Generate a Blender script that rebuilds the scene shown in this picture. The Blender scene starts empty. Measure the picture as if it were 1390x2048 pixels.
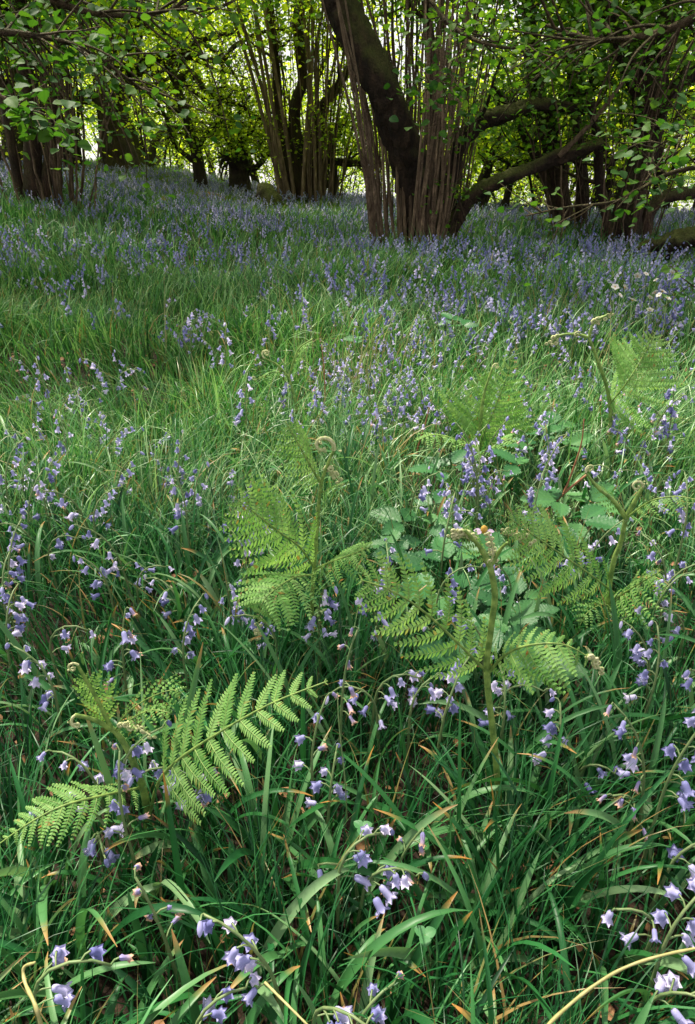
import bpy, math, random
import numpy as np
from mathutils import Vector, Matrix
rng = np.random.default_rng(7)
random.seed(7)
C = bpy.context.scene.collection
PI = math.pi
R = math.radians

# ------------------------------------------------------------------ camera maths
PITCH, F, CAMZ = R(28), 1365.0, 0.9
fw = np.array([0, math.cos(PITCH), -math.sin(PITCH)])
upv = np.array([0, math.sin(PITCH), math.cos(PITCH)])
def ray(px, py):
    return fw + np.array([(px-695)/F, 0, 0]) + (1024-py)/F*upv
def at(px, py, y):
    d = ray(px, py); return np.array([0, 0, CAMZ]) + d*(y/d[1])
def smooth(a, b, x):
    t = np.clip((x-a)/(b-a), 0, 1); return t*t*(3-2*t)
def gz(x, y):
    x = np.asarray(x, float); y = np.asarray(y, float)
    z = .58*smooth(.2, 6, -x)*smooth(3, 11, y) + .04*smooth(6, 13, y)*smooth(-4, -1, x)*smooth(5, 1, x)
    z = z + .03*np.sin(x*1.7+.6)*np.sin(y*1.3)*smooth(.8, 3, y)
    r = np.maximum(y-(13.2-1.*np.clip(x, -4, 4)), 0)
    z = z - .105*r*smooth(0, 4, r)
    z = z + .25*smooth(30, 60, np.abs(x))
    return z
def atz(px, py, h):                       # point on the pixel's ray standing h above the ground
    d = ray(px, py); o = np.array([0, 0, CAMZ]); y = (CAMZ-h)/max(-d[2]/d[1], 1e-3)
    y = min(y, 40)
    for _ in range(25):
        p = o+d*(y/d[1]); g = float(gz(p[0], p[1]))+h
        y = y*.5+.5*min((CAMZ-g)/max(-d[2]/d[1], 1e-3), 40)
    return o+d*(y/d[1])

# ------------------------------------------------------------------ mesh accumulator
class Acc:
    def __init__(s): s.v=[]; s.f4=[]; s.f3=[]; s.a=[]; s.n=0
    def add(s, v, f4=None, f3=None, a=None):
        v = np.asarray(v, float)
        if f4 is not None and len(f4): s.f4.append(np.asarray(f4)+s.n)
        if f3 is not None and len(f3): s.f3.append(np.asarray(f3)+s.n)
        if a is None: a = np.tile([.5, .5, .5], (len(v), 1))
        s.a.append(np.asarray(a, float)); s.v.append(v); s.n += len(v)
    def arrays(s):
        v = np.concatenate(s.v)
        f4 = np.concatenate(s.f4) if s.f4 else np.zeros((0, 4), int)
        f3 = np.concatenate(s.f3) if s.f3 else np.zeros((0, 3), int)
        return v, f4, f3, np.concatenate(s.a)
    def mesh(s, name, mat, off=(0, 0, 0), smoothf=True):
        v, f4, f3, a = s.arrays(); v = v-np.asarray(off)
        me = bpy.data.meshes.new(name)
        me.vertices.add(len(v)); me.vertices.foreach_set('co', v.astype(np.float32).ravel())
        nl = f4.size+f3.size
        me.loops.add(nl); me.loops.foreach_set('vertex_index', np.concatenate([f4.ravel(), f3.ravel()]).astype(np.int32))
        me.polygons.add(len(f4)+len(f3))
        st = np.concatenate([np.arange(len(f4))*4, f4.size+np.arange(len(f3))*3]).astype(np.int32)
        me.polygons.foreach_set('loop_start', st)
        if smoothf: me.polygons.foreach_set('use_smooth', np.ones(len(st), bool))
        at_ = me.attributes.new('v', 'FLOAT_VECTOR', 'POINT')
        at_.data.foreach_set('vector', a.astype(np.float32).ravel())
        me.update(calc_edges=True)
        for m in (mat if isinstance(mat, (list, tuple)) else [mat]): me.materials.append(m)
        return me

def link(name, me, parent=None, loc=None):
    o = bpy.data.objects.new(name, me); C.objects.link(o)
    if parent is not None: o.parent = parent
    if loc is not None: o.location = loc
    return o
def tag(o, label=None, cat=None, group=None, kind=None):
    if label: o['label'] = label
    if cat: o['category'] = cat
    if group: o['group'] = group
    if kind: o['kind'] = kind
    return o
def thing(name, label, cat, loc, group=None):
    return tag(link(name, None, None, tuple(map(float, loc))), label, cat, group)
def part(t, name, acc, mat, base=None):
    b = np.array(t.location) if base is None else base
    return link(name, acc.mesh(name, mat, b), t)

# ------------------------------------------------------------------ shapes
def catmull(P, n):
    P = np.asarray(P, float)
    if len(P) < 3: return np.array([P[0]*(1-t)+P[-1]*t for t in np.linspace(0, 1, n)])
    Q = np.vstack([2*P[0]-P[1], P, 2*P[-1]-P[-2]]); out = []
    for u in np.linspace(0, len(P)-1-1e-6, n):
        i = int(u); t = u-i; a, b, c, d = Q[i], Q[i+1], Q[i+2], Q[i+3]
        out.append(.5*((2*b)+(-a+c)*t+(2*a-5*b+4*c-d)*t*t+(-a+3*b-3*c+d)*t**3))
    return np.array(out)
def frames(P):
    T = np.gradient(P, axis=0); T /= np.linalg.norm(T, axis=1)[:, None]+1e-9
    n = np.cross(T[0], [0.31, .95, .1]); n /= np.linalg.norm(n)+1e-9; N = []
    for t in T:
        n = n-t*np.dot(n, t); n /= np.linalg.norm(n)+1e-9; N.append(n)
    N = np.array(N); return T, N, np.cross(T, N)
def tube(acc, P, rad, sides=6, rough=0.0, rnd=None, cap=True, rg=rng):
    P = np.asarray(P, float); n = len(P); rad = np.broadcast_to(np.asarray(rad, float), (n,))
    T, N, B = frames(P); a = np.linspace(0, 2*PI, sides, endpoint=False)
    rr = np.ones((n, sides))
    if rough:
        ph = rg.uniform(0, 6.28, 4)
        u = np.arange(n)[:, None]
        rr += rough*(.5*np.sin(2*a+ph[0]+u*.15)+.5*np.sin(3*a+ph[1]-u*.21)+.4*np.sin(5*a+ph[2]+u*.33))+rg.normal(0, rough*.35, (n, sides))
    v = P[:, None, :]+(rad[:, None]*rr)[:, :, None]*(np.cos(a)[None, :, None]*N[:, None, :]+np.sin(a)[None, :, None]*B[:, None, :])
    i = np.arange(n-1)[:, None]; j = np.arange(sides)[None, :]; k = (j+1) % sides
    f = np.stack([i*sides+j, i*sides+k, (i+1)*sides+k, (i+1)*sides+j], -1).reshape(-1, 4)
    v = v.reshape(-1, 3); f3 = None
    r0 = rg.uniform() if rnd is None else rnd
    t = np.repeat(np.linspace(0, 1, n), sides); at_ = np.stack([np.full(n*sides, r0), t, np.full(n*sides, rg.uniform())], 1)
    if cap:
        v = np.vstack([v, P[-1]+T[-1]*rad[-1]*.5]); at_ = np.vstack([at_, [r0, 1, .5]])
        b = (n-1)*sides; f3 = [[b+q, b+(q+1) % sides, n*sides] for q in range(sides)]
    acc.add(v, f, f3, at_)
def replicate(acc, tv, t4, t3, ta, M, T, A=None):
    """copies of a template: M (n,3,3) T (n,3) A (n,2): random values in R and B, G from the template"""
    n = len(T); k = len(tv)
    v = np.einsum('nij,kj->nki', M, tv)+T[:, None, :]
    a = np.tile(ta[None], (n, 1, 1))
    if A is not None: a[:, :, 0] = A[:, 0:1]; a[:, :, 2] = A[:, 1:2]
    o = (np.arange(n)*k)[:, None, None]
    acc.add(v.reshape(-1, 3), (t4[None]+o).reshape(-1, 4) if len(t4) else None, (t3[None]+o).reshape(-1, 3) if len(t3) else None, a.reshape(-1, 3))
def basis(d, nrm):
    """matrices with column y = d, column z ~ nrm"""
    d = d/(np.linalg.norm(d, axis=-1, keepdims=True)+1e-9)
    x = np.cross(d, nrm); x /= np.linalg.norm(x, axis=-1, keepdims=True)+1e-9
    z = np.cross(x, d); return np.stack([x, d, z], -1)
def blades(acc, base, az, th0, th1, L, W, seg=5, keel=False, pw=1.6, twist=.4, wprof=None, rg=rng):
    n = len(base); t = np.linspace(0, 1, seg+1); tm = (t[1:]+t[:-1])/2
    th = th0[:, None]+(th1-th0)[:, None]*tm[None]**pw
    dl = (L/seg)[:, None]
    h = np.concatenate([np.zeros((n, 1)), np.cumsum(np.sin(th)*dl, 1)], 1)
    z = np.concatenate([np.zeros((n, 1)), np.cumsum(np.cos(th)*dl, 1)], 1)
    z = np.where(z < .006, .006+.0*z, z); z[:, 0] = -.01
    cur = rg.normal(0, .5, n)[:, None]*t[None]**2*L[:, None]*.25
    ca, sa = np.cos(az)[:, None], np.sin(az)[:, None]
    P = np.stack([base[:, 0:1]+ca*h-sa*cur, base[:, 1:2]+sa*h+ca*cur, base[:, 2:3]+z], -1)
    tw = (rg.normal(0, twist, n)[:, None]*(.3+t[None]))
    if wprof is None: w = np.clip(1-t**2.2, .04, 1)*(.7+.3*np.sin(PI*np.clip(t*1.5, 0, 1)))
    else: w = wprof(t)
    w = W[:, None]*w[None]*.5
    thf = np.concatenate([th[:, :1], (th[:, 1:]+th[:, :-1])/2, th[:, -1:]], 1)
    nx = np.stack([-ca*np.cos(thf), -sa*np.cos(thf), np.sin(thf)], -1)
    sx = np.stack([-sa+0*thf, ca+0*thf, 0*thf], -1)
    S = sx*np.cos(tw)[..., None]+nx*np.sin(tw)[..., None]
    Nn = nx*np.cos(tw)[..., None]-sx*np.sin(tw)[..., None]
    r1 = rg.uniform(size=n); r2 = rg.uniform(size=n)
    if keel:
        V = np.stack([P-S*w[..., None]+Nn*w[..., None]*.35, P-Nn*w[..., None]*.15, P+S*w[..., None]+Nn*w[..., None]*.35], 2); c = 3
    else:
        V = np.stack([P-S*w[..., None], P+S*w[..., None]], 2); c = 2
    m = (seg+1)*c
    i = np.arange(seg)[:, None]; j = np.arange(c-1)[None]
    f = np.stack([i*c+j, i*c+j+1, (i+1)*c+j+1, (i+1)*c+j], -1).reshape(-1, 4)
    F4 = (f[None]+(np.arange(n)*m)[:, None, None]).reshape(-1, 4)
    A = np.stack([np.repeat(r1, m), np.tile(np.repeat(t, c), n), np.repeat(r2, m)], 1)
    acc.add(V.reshape(-1, 3), F4, None, A)

# ------------------------------------------------------------------ materials
def newmat(name):
    m = bpy.data.materials.new(name); m.use_nodes = True; nt = m.node_tree; nt.nodes.clear()
    return m, nt, nt.nodes.new, nt.links.new
def ramp(nt, stops, fac, interp='LINEAR'):
    r = nt.nodes.new('ShaderNodeValToRGB'); r.color_ramp.interpolation = interp
    e = r.color_ramp.elements
    while len(e) < len(stops): e.new(.5)
    for k, (p, c) in zip(e, stops): k.position = p; k.color = (*c, 1)
    nt.links.new(fac, r.inputs[0]); return r.outputs[0]
def mixc(nt, a, b, fac, mode='MIX'):
    m = nt.nodes.new('ShaderNodeMix'); m.data_type = 'RGBA'; m.blend_type = mode
    for s, v in ((m.inputs[6], a), (m.inputs[7], b), (m.inputs[0], fac)):
        if hasattr(v, 'links'): nt.links.new(v, s)
        else: s.default_value = (*v, 1) if isinstance(v, tuple) else v
    return m.outputs[2]
def math_(nt, op, a, b=None, clamp=False):
    m = nt.nodes.new('ShaderNodeMath'); m.operation = op; m.use_clamp = clamp
    for s, v in ((m.inputs[0], a), (m.inputs[1], b)):
        if v is None: continue
        if hasattr(v, 'links'): nt.links.new(v, s)
        else: s.default_value = v
    return m.outputs[0]
def noise(nt, scale, detail=4, vec=None, rough=.6):
    n = nt.nodes.new('ShaderNodeTexNoise'); n.inputs['Scale'].default_value = scale; n.inputs['Detail'].default_value = detail
    n.inputs['Roughness'].default_value = rough
    if vec is not None: nt.links.new(vec, n.inputs['Vector'])
    return n.outputs['Fac']
def attr(nt):
    a = nt.nodes.new('ShaderNodeAttribute'); a.attribute_name = 'v'
    s = nt.nodes.new('ShaderNodeSeparateXYZ'); nt.links.new(a.outputs['Vector'], s.inputs[0]); return s.outputs
def objrand(nt):
    return nt.nodes.new('ShaderNodeObjectInfo').outputs['Random']
def objco(nt):
    return nt.nodes.new('ShaderNodeTexCoord').outputs['Object']
def leafy(nt, col, tcol, trans=.35, rough=.45, spec=.4, bump=None, bs=.3):
    p = nt.nodes.new('ShaderNodeBsdfPrincipled'); p.inputs['Roughness'].default_value = rough
    p.inputs['Specular IOR Level'].default_value = spec
    nt.links.new(col, p.inputs['Base Color'])
    t = nt.nodes.new('ShaderNodeBsdfTranslucent'); nt.links.new(tcol, t.inputs['Color'])
    m = nt.nodes.new('ShaderNodeMixShader'); m.inputs[0].default_value = trans
    nt.links.new(p.outputs[0], m.inputs[1]); nt.links.new(t.outputs[0], m.inputs[2])
    o = nt.nodes.new('ShaderNodeOutputMaterial'); nt.links.new(m.outputs[0], o.inputs[0])
    if bump is not None:
        b = nt.nodes.new('ShaderNodeBump'); b.inputs['Strength'].default_value = bs; b.inputs['Distance'].default_value = .002
        nt.links.new(bump, b.inputs['Height']); nt.links.new(b.outputs[0], p.inputs['Normal'])
def solid(nt, col, rough=.8, bump=None, bs=.6, bd=.01, spec=.3):
    p = nt.nodes.new('ShaderNodeBsdfPrincipled'); p.inputs['Roughness'].default_value = rough
    p.inputs['Specular IOR Level'].default_value = spec
    if hasattr(col, 'links'): nt.links.new(col, p.inputs['Base Color'])
    else: p.inputs['Base Color'].default_value = (*col, 1)
    o = nt.nodes.new('ShaderNodeOutputMaterial'); nt.links.new(p.outputs[0], o.inputs[0])
    if bump is not None:
        b = nt.nodes.new('ShaderNodeBump'); b.inputs['Strength'].default_value = bs; b.inputs['Distance'].default_value = bd
        nt.links.new(bump, b.inputs['Height']); nt.links.new(b.outputs[0], p.inputs['Normal'])

def grass_mat(name, cols, tipcol, tipstart, tipshare, strawshare, trans=.25, rough=.42, spec=.32):
    m, nt, N, L = newmat(name); r, g, b = attr(nt)[:3]
    c = ramp(nt, [(i/(len(cols)-1), k) for i, k in enumerate(cols)], r)
    n = noise(nt, 60, 2, objco(nt)); c = mixc(nt, c, mixc(nt, c, (.75, .9, .6), .5, 'MULTIPLY'), n)
    straw = math_(nt, 'LESS_THAN', b, strawshare)
    c = mixc(nt, c, ramp(nt, [(0, (.30, .2, .07)), (1, (.16, .17, .05))], r), straw)
    tip = math_(nt, 'MULTIPLY', math_(nt, 'MULTIPLY', math_(nt, 'SUBTRACT', g, tipstart), 9., clamp=True), math_(nt, 'GREATER_THAN', b, 1-tipshare))
    c = mixc(nt, c, ramp(nt, [(0, tipcol), (1, (.32, .22, .10))], r), tip)
    leafy(nt, c, mixc(nt, c, (1.2, 1.35, .8), 1., 'MULTIPLY'), trans, rough, spec)
    return m
M = {}
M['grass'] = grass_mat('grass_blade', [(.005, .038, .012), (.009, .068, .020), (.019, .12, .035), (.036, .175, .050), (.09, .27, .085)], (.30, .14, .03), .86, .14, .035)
M['grass_lit'] = grass_mat('grass_blade_lit', [(.012, .065, .016), (.028, .135, .036), (.075, .23, .070), (.17, .34, .12), (.34, .48, .23)], (.30, .2, .06), .84, .16, .05, spec=.5)  # paler stops put the glade's brighter light into the blade colour
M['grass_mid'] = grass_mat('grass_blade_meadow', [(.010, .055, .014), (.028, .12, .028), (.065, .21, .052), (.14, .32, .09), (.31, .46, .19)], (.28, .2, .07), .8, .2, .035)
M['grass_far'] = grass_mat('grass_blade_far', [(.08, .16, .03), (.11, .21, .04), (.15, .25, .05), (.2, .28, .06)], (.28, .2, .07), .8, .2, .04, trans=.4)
M['strap'] = grass_mat('bluebell_leaf', [(.012, .08, .022), (.030, .14, .036), (.08, .21, .075), (.20, .32, .16)], (.42, .20, .04), .84, 0.5, .0, trans=.25, rough=.42, spec=.3)

def bark(name, c0, c1, moss=0.0, scale=14, stripe=True):
    m, nt, N, L = newmat(name); oc = objco(nt)
    mp = N('ShaderNodeMapping'); L(oc, mp.inputs[0]); mp.inputs['Scale'].default_value = (1, 1, .22 if stripe else 1)
    n1 = noise(nt, scale, 6, mp.outputs[0], .65); n2 = noise(nt, scale*3.5, 3, oc)
    c = ramp(nt, [(.36, c0), (.56, tuple(k*.6 for k in c1)), (.72, tuple(k*1.35 for k in c1))], n1)
    r = attr(nt)[0]; c = mixc(nt, c, mixc(nt, c, (.45, .45, .5), 1., 'MULTIPLY'), math_(nt, 'MULTIPLY', r, .7))
    if moss:
        geo = N('ShaderNodeNewGeometry'); s = N('ShaderNodeSeparateXYZ'); L(geo.outputs['Normal'], s.inputs[0])
        f = math_(nt, 'MULTIPLY', math_(nt, 'ADD', math_(nt, 'MULTIPLY', s.outputs[2], .9), math_(nt, 'SUBTRACT', noise(nt, 5, 5, oc), .42)), moss*1.8, True)
        c = mixc(nt, c, ramp(nt, [(.3, (.06, .075, .012)), (.8, (.14, .15, .03))], n2), f)
    solid(nt, c, .85, math_(nt, 'ADD', n1, math_(nt, 'MULTIPLY', n2, .4)), 1., .07)
    return m
M['bark_dark'] = bark('bark_old_hazel', (.020, .010, .006), (.095, .052, .030), .35)
M['bark_moss'] = bark('bark_mossy', (.016, .010, .006), (.070, .042, .024), .6)
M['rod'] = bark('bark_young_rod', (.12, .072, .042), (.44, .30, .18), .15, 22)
M['rod_dark'] = bark('bark_dark_rod', (.06, .036, .022), (.22, .14, .08), .3, 22)  # darker brown bark mixed in among the pale rods
M['bark_far'] = bark('bark_far', (.014, .009, .006), (.055, .035, .022), .3, 9)

def leaf_mat(name, cols, tmul=(1.6, 1.7, .55), trans=.5, rough=.42, spec=.4, brown=0.):
    m, nt, N, L = newmat(name); r, g, b = attr(nt)[:3]
    c = ramp(nt, [(i/(len(cols)-1), k) for i, k in enumerate(cols)], r)
    c = mixc(nt, c, mixc(nt, c, (1.25, 1.2, 1.), 1., 'MULTIPLY'), g)
    if brown:
        c = mixc(nt, c, ramp(nt, [(0, (.34, .16, .04)), (1, (.36, .30, .08))], r), math_(nt, 'MULTIPLY', math_(nt, 'LESS_THAN', b, brown), math_(nt, 'ADD', math_(nt, 'MULTIPLY', noise(nt, 18, 3, objco(nt)), 2.6), -.7, True)))
    leafy(nt, c, mixc(nt, c, tmul, 1., 'MULTIPLY'), trans, rough, spec)
    return m
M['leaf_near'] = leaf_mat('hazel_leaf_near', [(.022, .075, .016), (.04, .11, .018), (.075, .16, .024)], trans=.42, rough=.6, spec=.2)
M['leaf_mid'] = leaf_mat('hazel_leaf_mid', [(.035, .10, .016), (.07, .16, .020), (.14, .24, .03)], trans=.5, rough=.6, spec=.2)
M['leaf_far'] = leaf_mat('hazel_leaf_far', [(.09, .17, .02), (.17, .28, .03), (.26, .38, .045), (.38, .48, .08)], (1.75, 1.6, .45), trans=.68, rough=.6, spec=.15)  # bright yellowed tint paints the glow of sun through the far leaves
M['fern'] = leaf_mat('bracken_green', [(.13, .30, .075), (.19, .38, .11), (.27, .47, .16)], (1.3, 1.25, .7), .46, .6, .2, .025)
M['bramble'] = leaf_mat('bramble_leaf', [(.018, .085, .028), (.034, .13, .042), (.07, .19, .06)], (1.3, 1.3, .6), .2, .45, .35)
def simple(name, c0, c1, rough=.6, scale=80, trans=None):
    m, nt, N, L = newmat(name); n = noise(nt, scale, 3, objco(nt)); c = ramp(nt, [(.35, c0), (.65, c1)], n)
    if trans: leafy(nt, c, c, trans, rough)
    else: solid(nt, c, rough, n, .3, .002)
    return m
M['stalk'] = simple('fern_stalk', (.09, .16, .035), (.25, .36, .085), .45)
M['crozier'] = simple('fern_crozier', (.30, .36, .13), (.58, .55, .32), .8, 300)
M['cane'] = simple('bramble_cane', (.22, .08, .045), (.36, .17, .08), .5)
M['stem'] = simple('bluebell_stem', (.10, .17, .06), (.17, .22, .09), .45)
M['dead_stem'] = simple('faded_stalk', (.24, .24, .08), (.36, .32, .14), .5)
M['litter'] = simple('dead_leaf', (.16, .07, .03), (.30, .16, .07), .7)
M['white'] = simple('white_petal', (.55, .53, .50), (.68, .65, .60), .6, 80, .2)
M['yellow'] = simple('yellow_petal', (.50, .28, .04), (.62, .42, .08), .6, 200, .2)
M['clover'] = simple('clover_leaf', (.05, .18, .06), (.08, .24, .08), .5, 80, .2)
def bell_mat(name, stuff):
    m, nt, N, L = newmat(name); r, g, b = attr(nt)[:3]
    rr = r if stuff else objrand(nt)
    c = ramp(nt, [(0, (.15, .17, .38)), (.4, (.24, .26, .50)), (.75, (.38, .39, .62)), (1, (.60, .58, .78))] if stuff else [(0, (.18, .19, .42)), (.3, (.31, .32, .58)), (.6, (.46, .46, .72)), (1, (.72, .69, .87))], rr)
    c = mixc(nt, c, mixc(nt, c, (1.35, 1.3, 1.15), 1., 'MULTIPLY'), g)
    n = noise(nt, 500, 2, objco(nt)); c = mixc(nt, c, mixc(nt, c, (.75, .72, .9), 1., 'MULTIPLY'), n)
    leafy(nt, c, c, .3, .5, .3)
    return m
M['bell'] = bell_mat('bluebell_petal', False); M['bell_stuff'] = bell_mat('bluebell_petal_drift', True)
m, nt, N, L = newmat('withered_bell'); r, g, b = attr(nt)[:3]
leafy(nt, ramp(nt, [(0, (.30, .27, .55)), (.6, (.5, .38, .5)), (.85, (.62, .38, .25))], g), ramp(nt, [(0, (.3, .27, .5)), (1, (.6, .4, .3))], g), .25, .6)
M['bell_old'] = m
m, nt, N, L = newmat('woodland_soil'); oc = objco(nt)
n1 = noise(nt, 3, 8, oc); n2 = noise(nt, 45, 5, oc)
c = ramp(nt, [(.3, (.012, .007, .005)), (.55, (.03, .018, .011)), (.75, (.06, .035, .02))], n2)
s = N('ShaderNodeSeparateXYZ'); L(oc, s.inputs[0])
far = math_(nt, 'MULTIPLY', math_(nt, 'SUBTRACT', s.outputs[1], 6.), .12, True)
c = mixc(nt, c, ramp(nt, [(.3, (.05, .09, .02)), (.7, (.14, .2, .05))], n1), far)
solid(nt, c, .95, n2, .8, .02)
M['soil'] = m

# ------------------------------------------------------------------ ground
xs = np.concatenate([np.array([-400, -200, -100, -60, -40, -30]), np.linspace(-24, 24, 97), np.array([30, 40, 60, 100, 200, 400])])
ys = np.concatenate([np.array([-300, -100, -40, -20, -10, -5, -2]), np.linspace(-1, 30, 125), np.array([34, 40, 50, 70, 100, 160, 260, 420])])
X, Y = np.meshgrid(xs, ys); Z = gz(X, Y)-.002
a = Acc(); nx, ny = len(xs), len(ys); i = np.arange(ny-1)[:, None]; j = np.arange(nx-1)[None]
a.add(np.stack([X, Y, Z], -1).reshape(-1, 3), np.stack([i*nx+j, i*nx+j+1, (i+1)*nx+j+1, (i+1)*nx+j], -1).reshape(-1, 4))
tag(link('ground', a.mesh('ground', M['soil'])), kind='structure')

# ------------------------------------------------------------------ grass (stuff)
def scatter(n, y0, y1, slope=.62, pad=.35, rg=rng):
    y = np.sqrt(rg.uniform(0, 1, n*3)*((y1+pad/slope)**2-(y0+pad/slope)**2)+(y0+pad/slope)**2)-pad/slope
    x = rg.uniform(-1, 1, n*3)*(slope*y+pad)
    return x[:n], y[:n]
def nfield(x, y, s=1.0, ph=0.0):
    return (np.sin(x*2.1*s+1.3*np.sin(y*1.7*s+ph)+ph)+np.sin(y*2.6*s+1.1*np.sin(x*1.3*s-ph))+.6*np.sin(x*5.3*s+y*4.1*s+ph))/2.6
HERO = np.array([atz(px, py, .16)[:2] for px, py in ((100,1940),(410,2020),(505,1895),(672,2018),(728,2025),(710,1690),(765,1740),(812,1700),(308,1825),(1345,1985),(1368,1822),(1385,1690),(195,1665),(165,1612),(388,1600),(725,1380),(787,1352),(845,1370),(905,1382),(628,1478),(662,1572))])
def grass(name, mat, ntuft, per, y0, y1, Lr, Wr, seg, sig, keel=False, maxth=2.1, pad=.35, wprof=None, label=None, xr=None):
    tx, ty = scatter(ntuft, y0, y1, pad=pad)
    az0 = nfield(tx, ty, .8, 1.)*3.0+rng.normal(0, .7, ntuft)
    vig = np.clip(1+.5*nfield(tx, ty, 1.6, 2.5)+rng.normal(0, .22, ntuft), .3, 1.7)
    k = np.repeat(np.arange(ntuft), per); n = len(k)
    ox = rng.normal(0, sig, n); oy = rng.normal(0, sig, n)
    x = tx[k]+ox; y = ty[k]+oy
    keep = (y > .05) & ((x**2+y**2) > .02)
    if xr is not None: keep &= xr(x, y)
    k, x, y, ox, oy = k[keep], x[keep], y[keep], ox[keep], oy[keep]; n = len(k)
    b = np.stack([x, y, gz(x, y)], 1)
    ax = np.cos(az0[k])*.7+ox/sig*.6+rng.normal(0, .45, n); ay = np.sin(az0[k])*.7+oy/sig*.6+rng.normal(0, .45, n)
    az = np.arctan2(ay, ax)
    th0 = np.abs(rng.normal(.12, .22, n)); th1 = rng.uniform(.35, maxth, n)
    if y0 < 1: vig = np.minimum(vig, 1.15)
    L = rng.uniform(*Lr, n)*vig[k]
    if y0 < 1:
        dd = np.min(np.hypot(x[:, None]-HERO[None, :, 0], (y[:, None]-HERO[None, :, 1]+.03)), 1); L = L*np.where(dd < .07, .6, 1)
    W = rng.uniform(*Wr, n)
    acc = Acc(); blades(acc, b, az, th0, th1, L, W, seg, keel, wprof=wprof, rg=rng)
    return tag(link(name, acc.mesh(name, M[mat])), label, 'grass', kind='stuff')
strapw = lambda t: np.clip(np.where(t < .8, .75+.25*np.sin(PI*t/.8), .75*(1-((t-.8)/.2)**1.6)), .08, 1)
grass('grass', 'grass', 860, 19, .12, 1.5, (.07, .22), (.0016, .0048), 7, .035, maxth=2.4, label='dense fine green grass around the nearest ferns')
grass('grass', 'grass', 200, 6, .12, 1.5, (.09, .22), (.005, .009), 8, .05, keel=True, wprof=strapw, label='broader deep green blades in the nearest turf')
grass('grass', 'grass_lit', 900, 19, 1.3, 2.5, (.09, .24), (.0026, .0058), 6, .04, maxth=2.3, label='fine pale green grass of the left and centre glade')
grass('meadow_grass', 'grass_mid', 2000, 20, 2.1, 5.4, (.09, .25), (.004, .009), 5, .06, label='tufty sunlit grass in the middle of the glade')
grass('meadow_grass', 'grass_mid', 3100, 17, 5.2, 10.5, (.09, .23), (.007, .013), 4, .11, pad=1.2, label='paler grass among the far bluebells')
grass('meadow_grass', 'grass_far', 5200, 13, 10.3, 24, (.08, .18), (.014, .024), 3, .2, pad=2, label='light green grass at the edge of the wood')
# straw coloured upright stalks
sx, sy = [], []
for (px, py, n) in ((725, 760, 34), (700, 800, 16), (620, 700, 12), (780, 720, 14), (560, 640, 10), (1240, 740, 10), (300, 660, 12)):
    for _ in range(n):
        p = atz(px+rng.normal(0, 34), py+60+rng.normal(0, 16), 0); sx.append(p[0]); sy.append(p[1])
sx = np.array(sx); sy = np.array(sy); n = len(sx); acc = Acc()
blades(acc, np.stack([sx, sy, gz(sx, sy)], 1), rng.uniform(-.6, 3.6, n), rng.uniform(0, .2, n), rng.uniform(.1, .9, n), rng.uniform(.25, .45, n), rng.uniform(.003, .005, n), 6)
tag(link('dry_grass', acc.mesh('dry_grass', M['dead_stem'])), 'thin straw coloured grass stalks standing in the green turf', 'dry grass', kind='stuff')
# dead leaves on the soil
n = 2000; x, y = scatter(n, .12, 4)
lv = np.array([[0, 0, 0], [.5, .4, .15], [.45, .9, .1], [0, 1.3, 0], [-.45, .9, .12], [-.5, .4, .1]]); l4 = np.array([[0, 1, 2, 3], [0, 3, 4, 5]])
az = rng.uniform(0, 6.28, n); s = rng.uniform(.008, .022, n); d = np.stack([np.cos(az), np.sin(az), rng.normal(0, .3, n)], 1)
acc = Acc(); replicate(acc, lv, l4, np.zeros((0, 3), int), np.full((6, 3), .5), basis(d, rng.normal(0, .4, (n, 3))+[0, 0, 1])*s[:, None, None], np.stack([x, y, gz(x, y)+rng.uniform(.004, .05, n)], 1))
tag(link('leaf_litter', acc.mesh('leaf_litter', M['litter'], smoothf=False)), 'small curled orange brown dead leaves under the grass', 'leaf litter', kind='stuff')

# ------------------------------------------------------------------ bluebell leaf rosettes in the foreground
def strap_leaf(base, pxs, W, rnd):
    P = catmull(pxs, 12); T, N, B = frames(P)
    return P
ros = [  # px, py of the heart of the rosette, lean words
 (560,1700,8,'rosette of long strap leaves behind the two pale nodding bells'),(690,1800,8,'rosette of strap leaves with orange tips below the centre bells'),
 (300,1760,8,'spreading strap leaves under the lower left fern stalk'),(170,1880,7,'strap leaves bent over at the lower left, one with a scorched end'),
 (480,1960,7,'strap leaves beside the arching bluebell near the bottom edge'),(1060,1790,8,'fan of strap leaves right of centre near the bottom'),
 (1190,1880,8,'upright fan of strap leaves left of the long fallen stalk'),(900,1900,8,'strap leaves crossing in front of the bottom centre grass'),
 (1010,1660,8,'strap leaves round the foot of the tallest fern'),(830,1640,6,'narrow strap leaves just left of the tallest fern'),
 (1290,1720,7,'strap leaves at the right edge above the fallen stalk'),(120,1720,7,'strap leaves under the lowest left fern frond'),
 (1310,1980,6,'strap leaves in the bottom right corner'),(60,2010,6,'strap leaves in the bottom left corner'),(760,2040,7,'strap leaves at the middle of the bottom edge'),
 (1190,1450,7,'strap leaves right of the tallest fern stalk'),(1280,1360,7,'arching strap leaves under the right hand fern'),(960,1480,6,'strap leaves behind the tallest fern stalk'),
 (1100,1030,6,'pale strap leaves behind the red bramble cane'),(1250,950,7,'strap leaves under the far right fern stalk'),(720,1560,6,'strap leaves between the big left frond and the tallest fern'),
 (420,1650,6,'strap leaves below the big left frond'),(540,1500,5,'strap leaves in the dark gap under the big left frond'),(1120,1600,7,'strap leaves right of the tallest fern foot')]
def leaf_profile(t): return strapw(t)
rr = np.random.default_rng(21)
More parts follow.
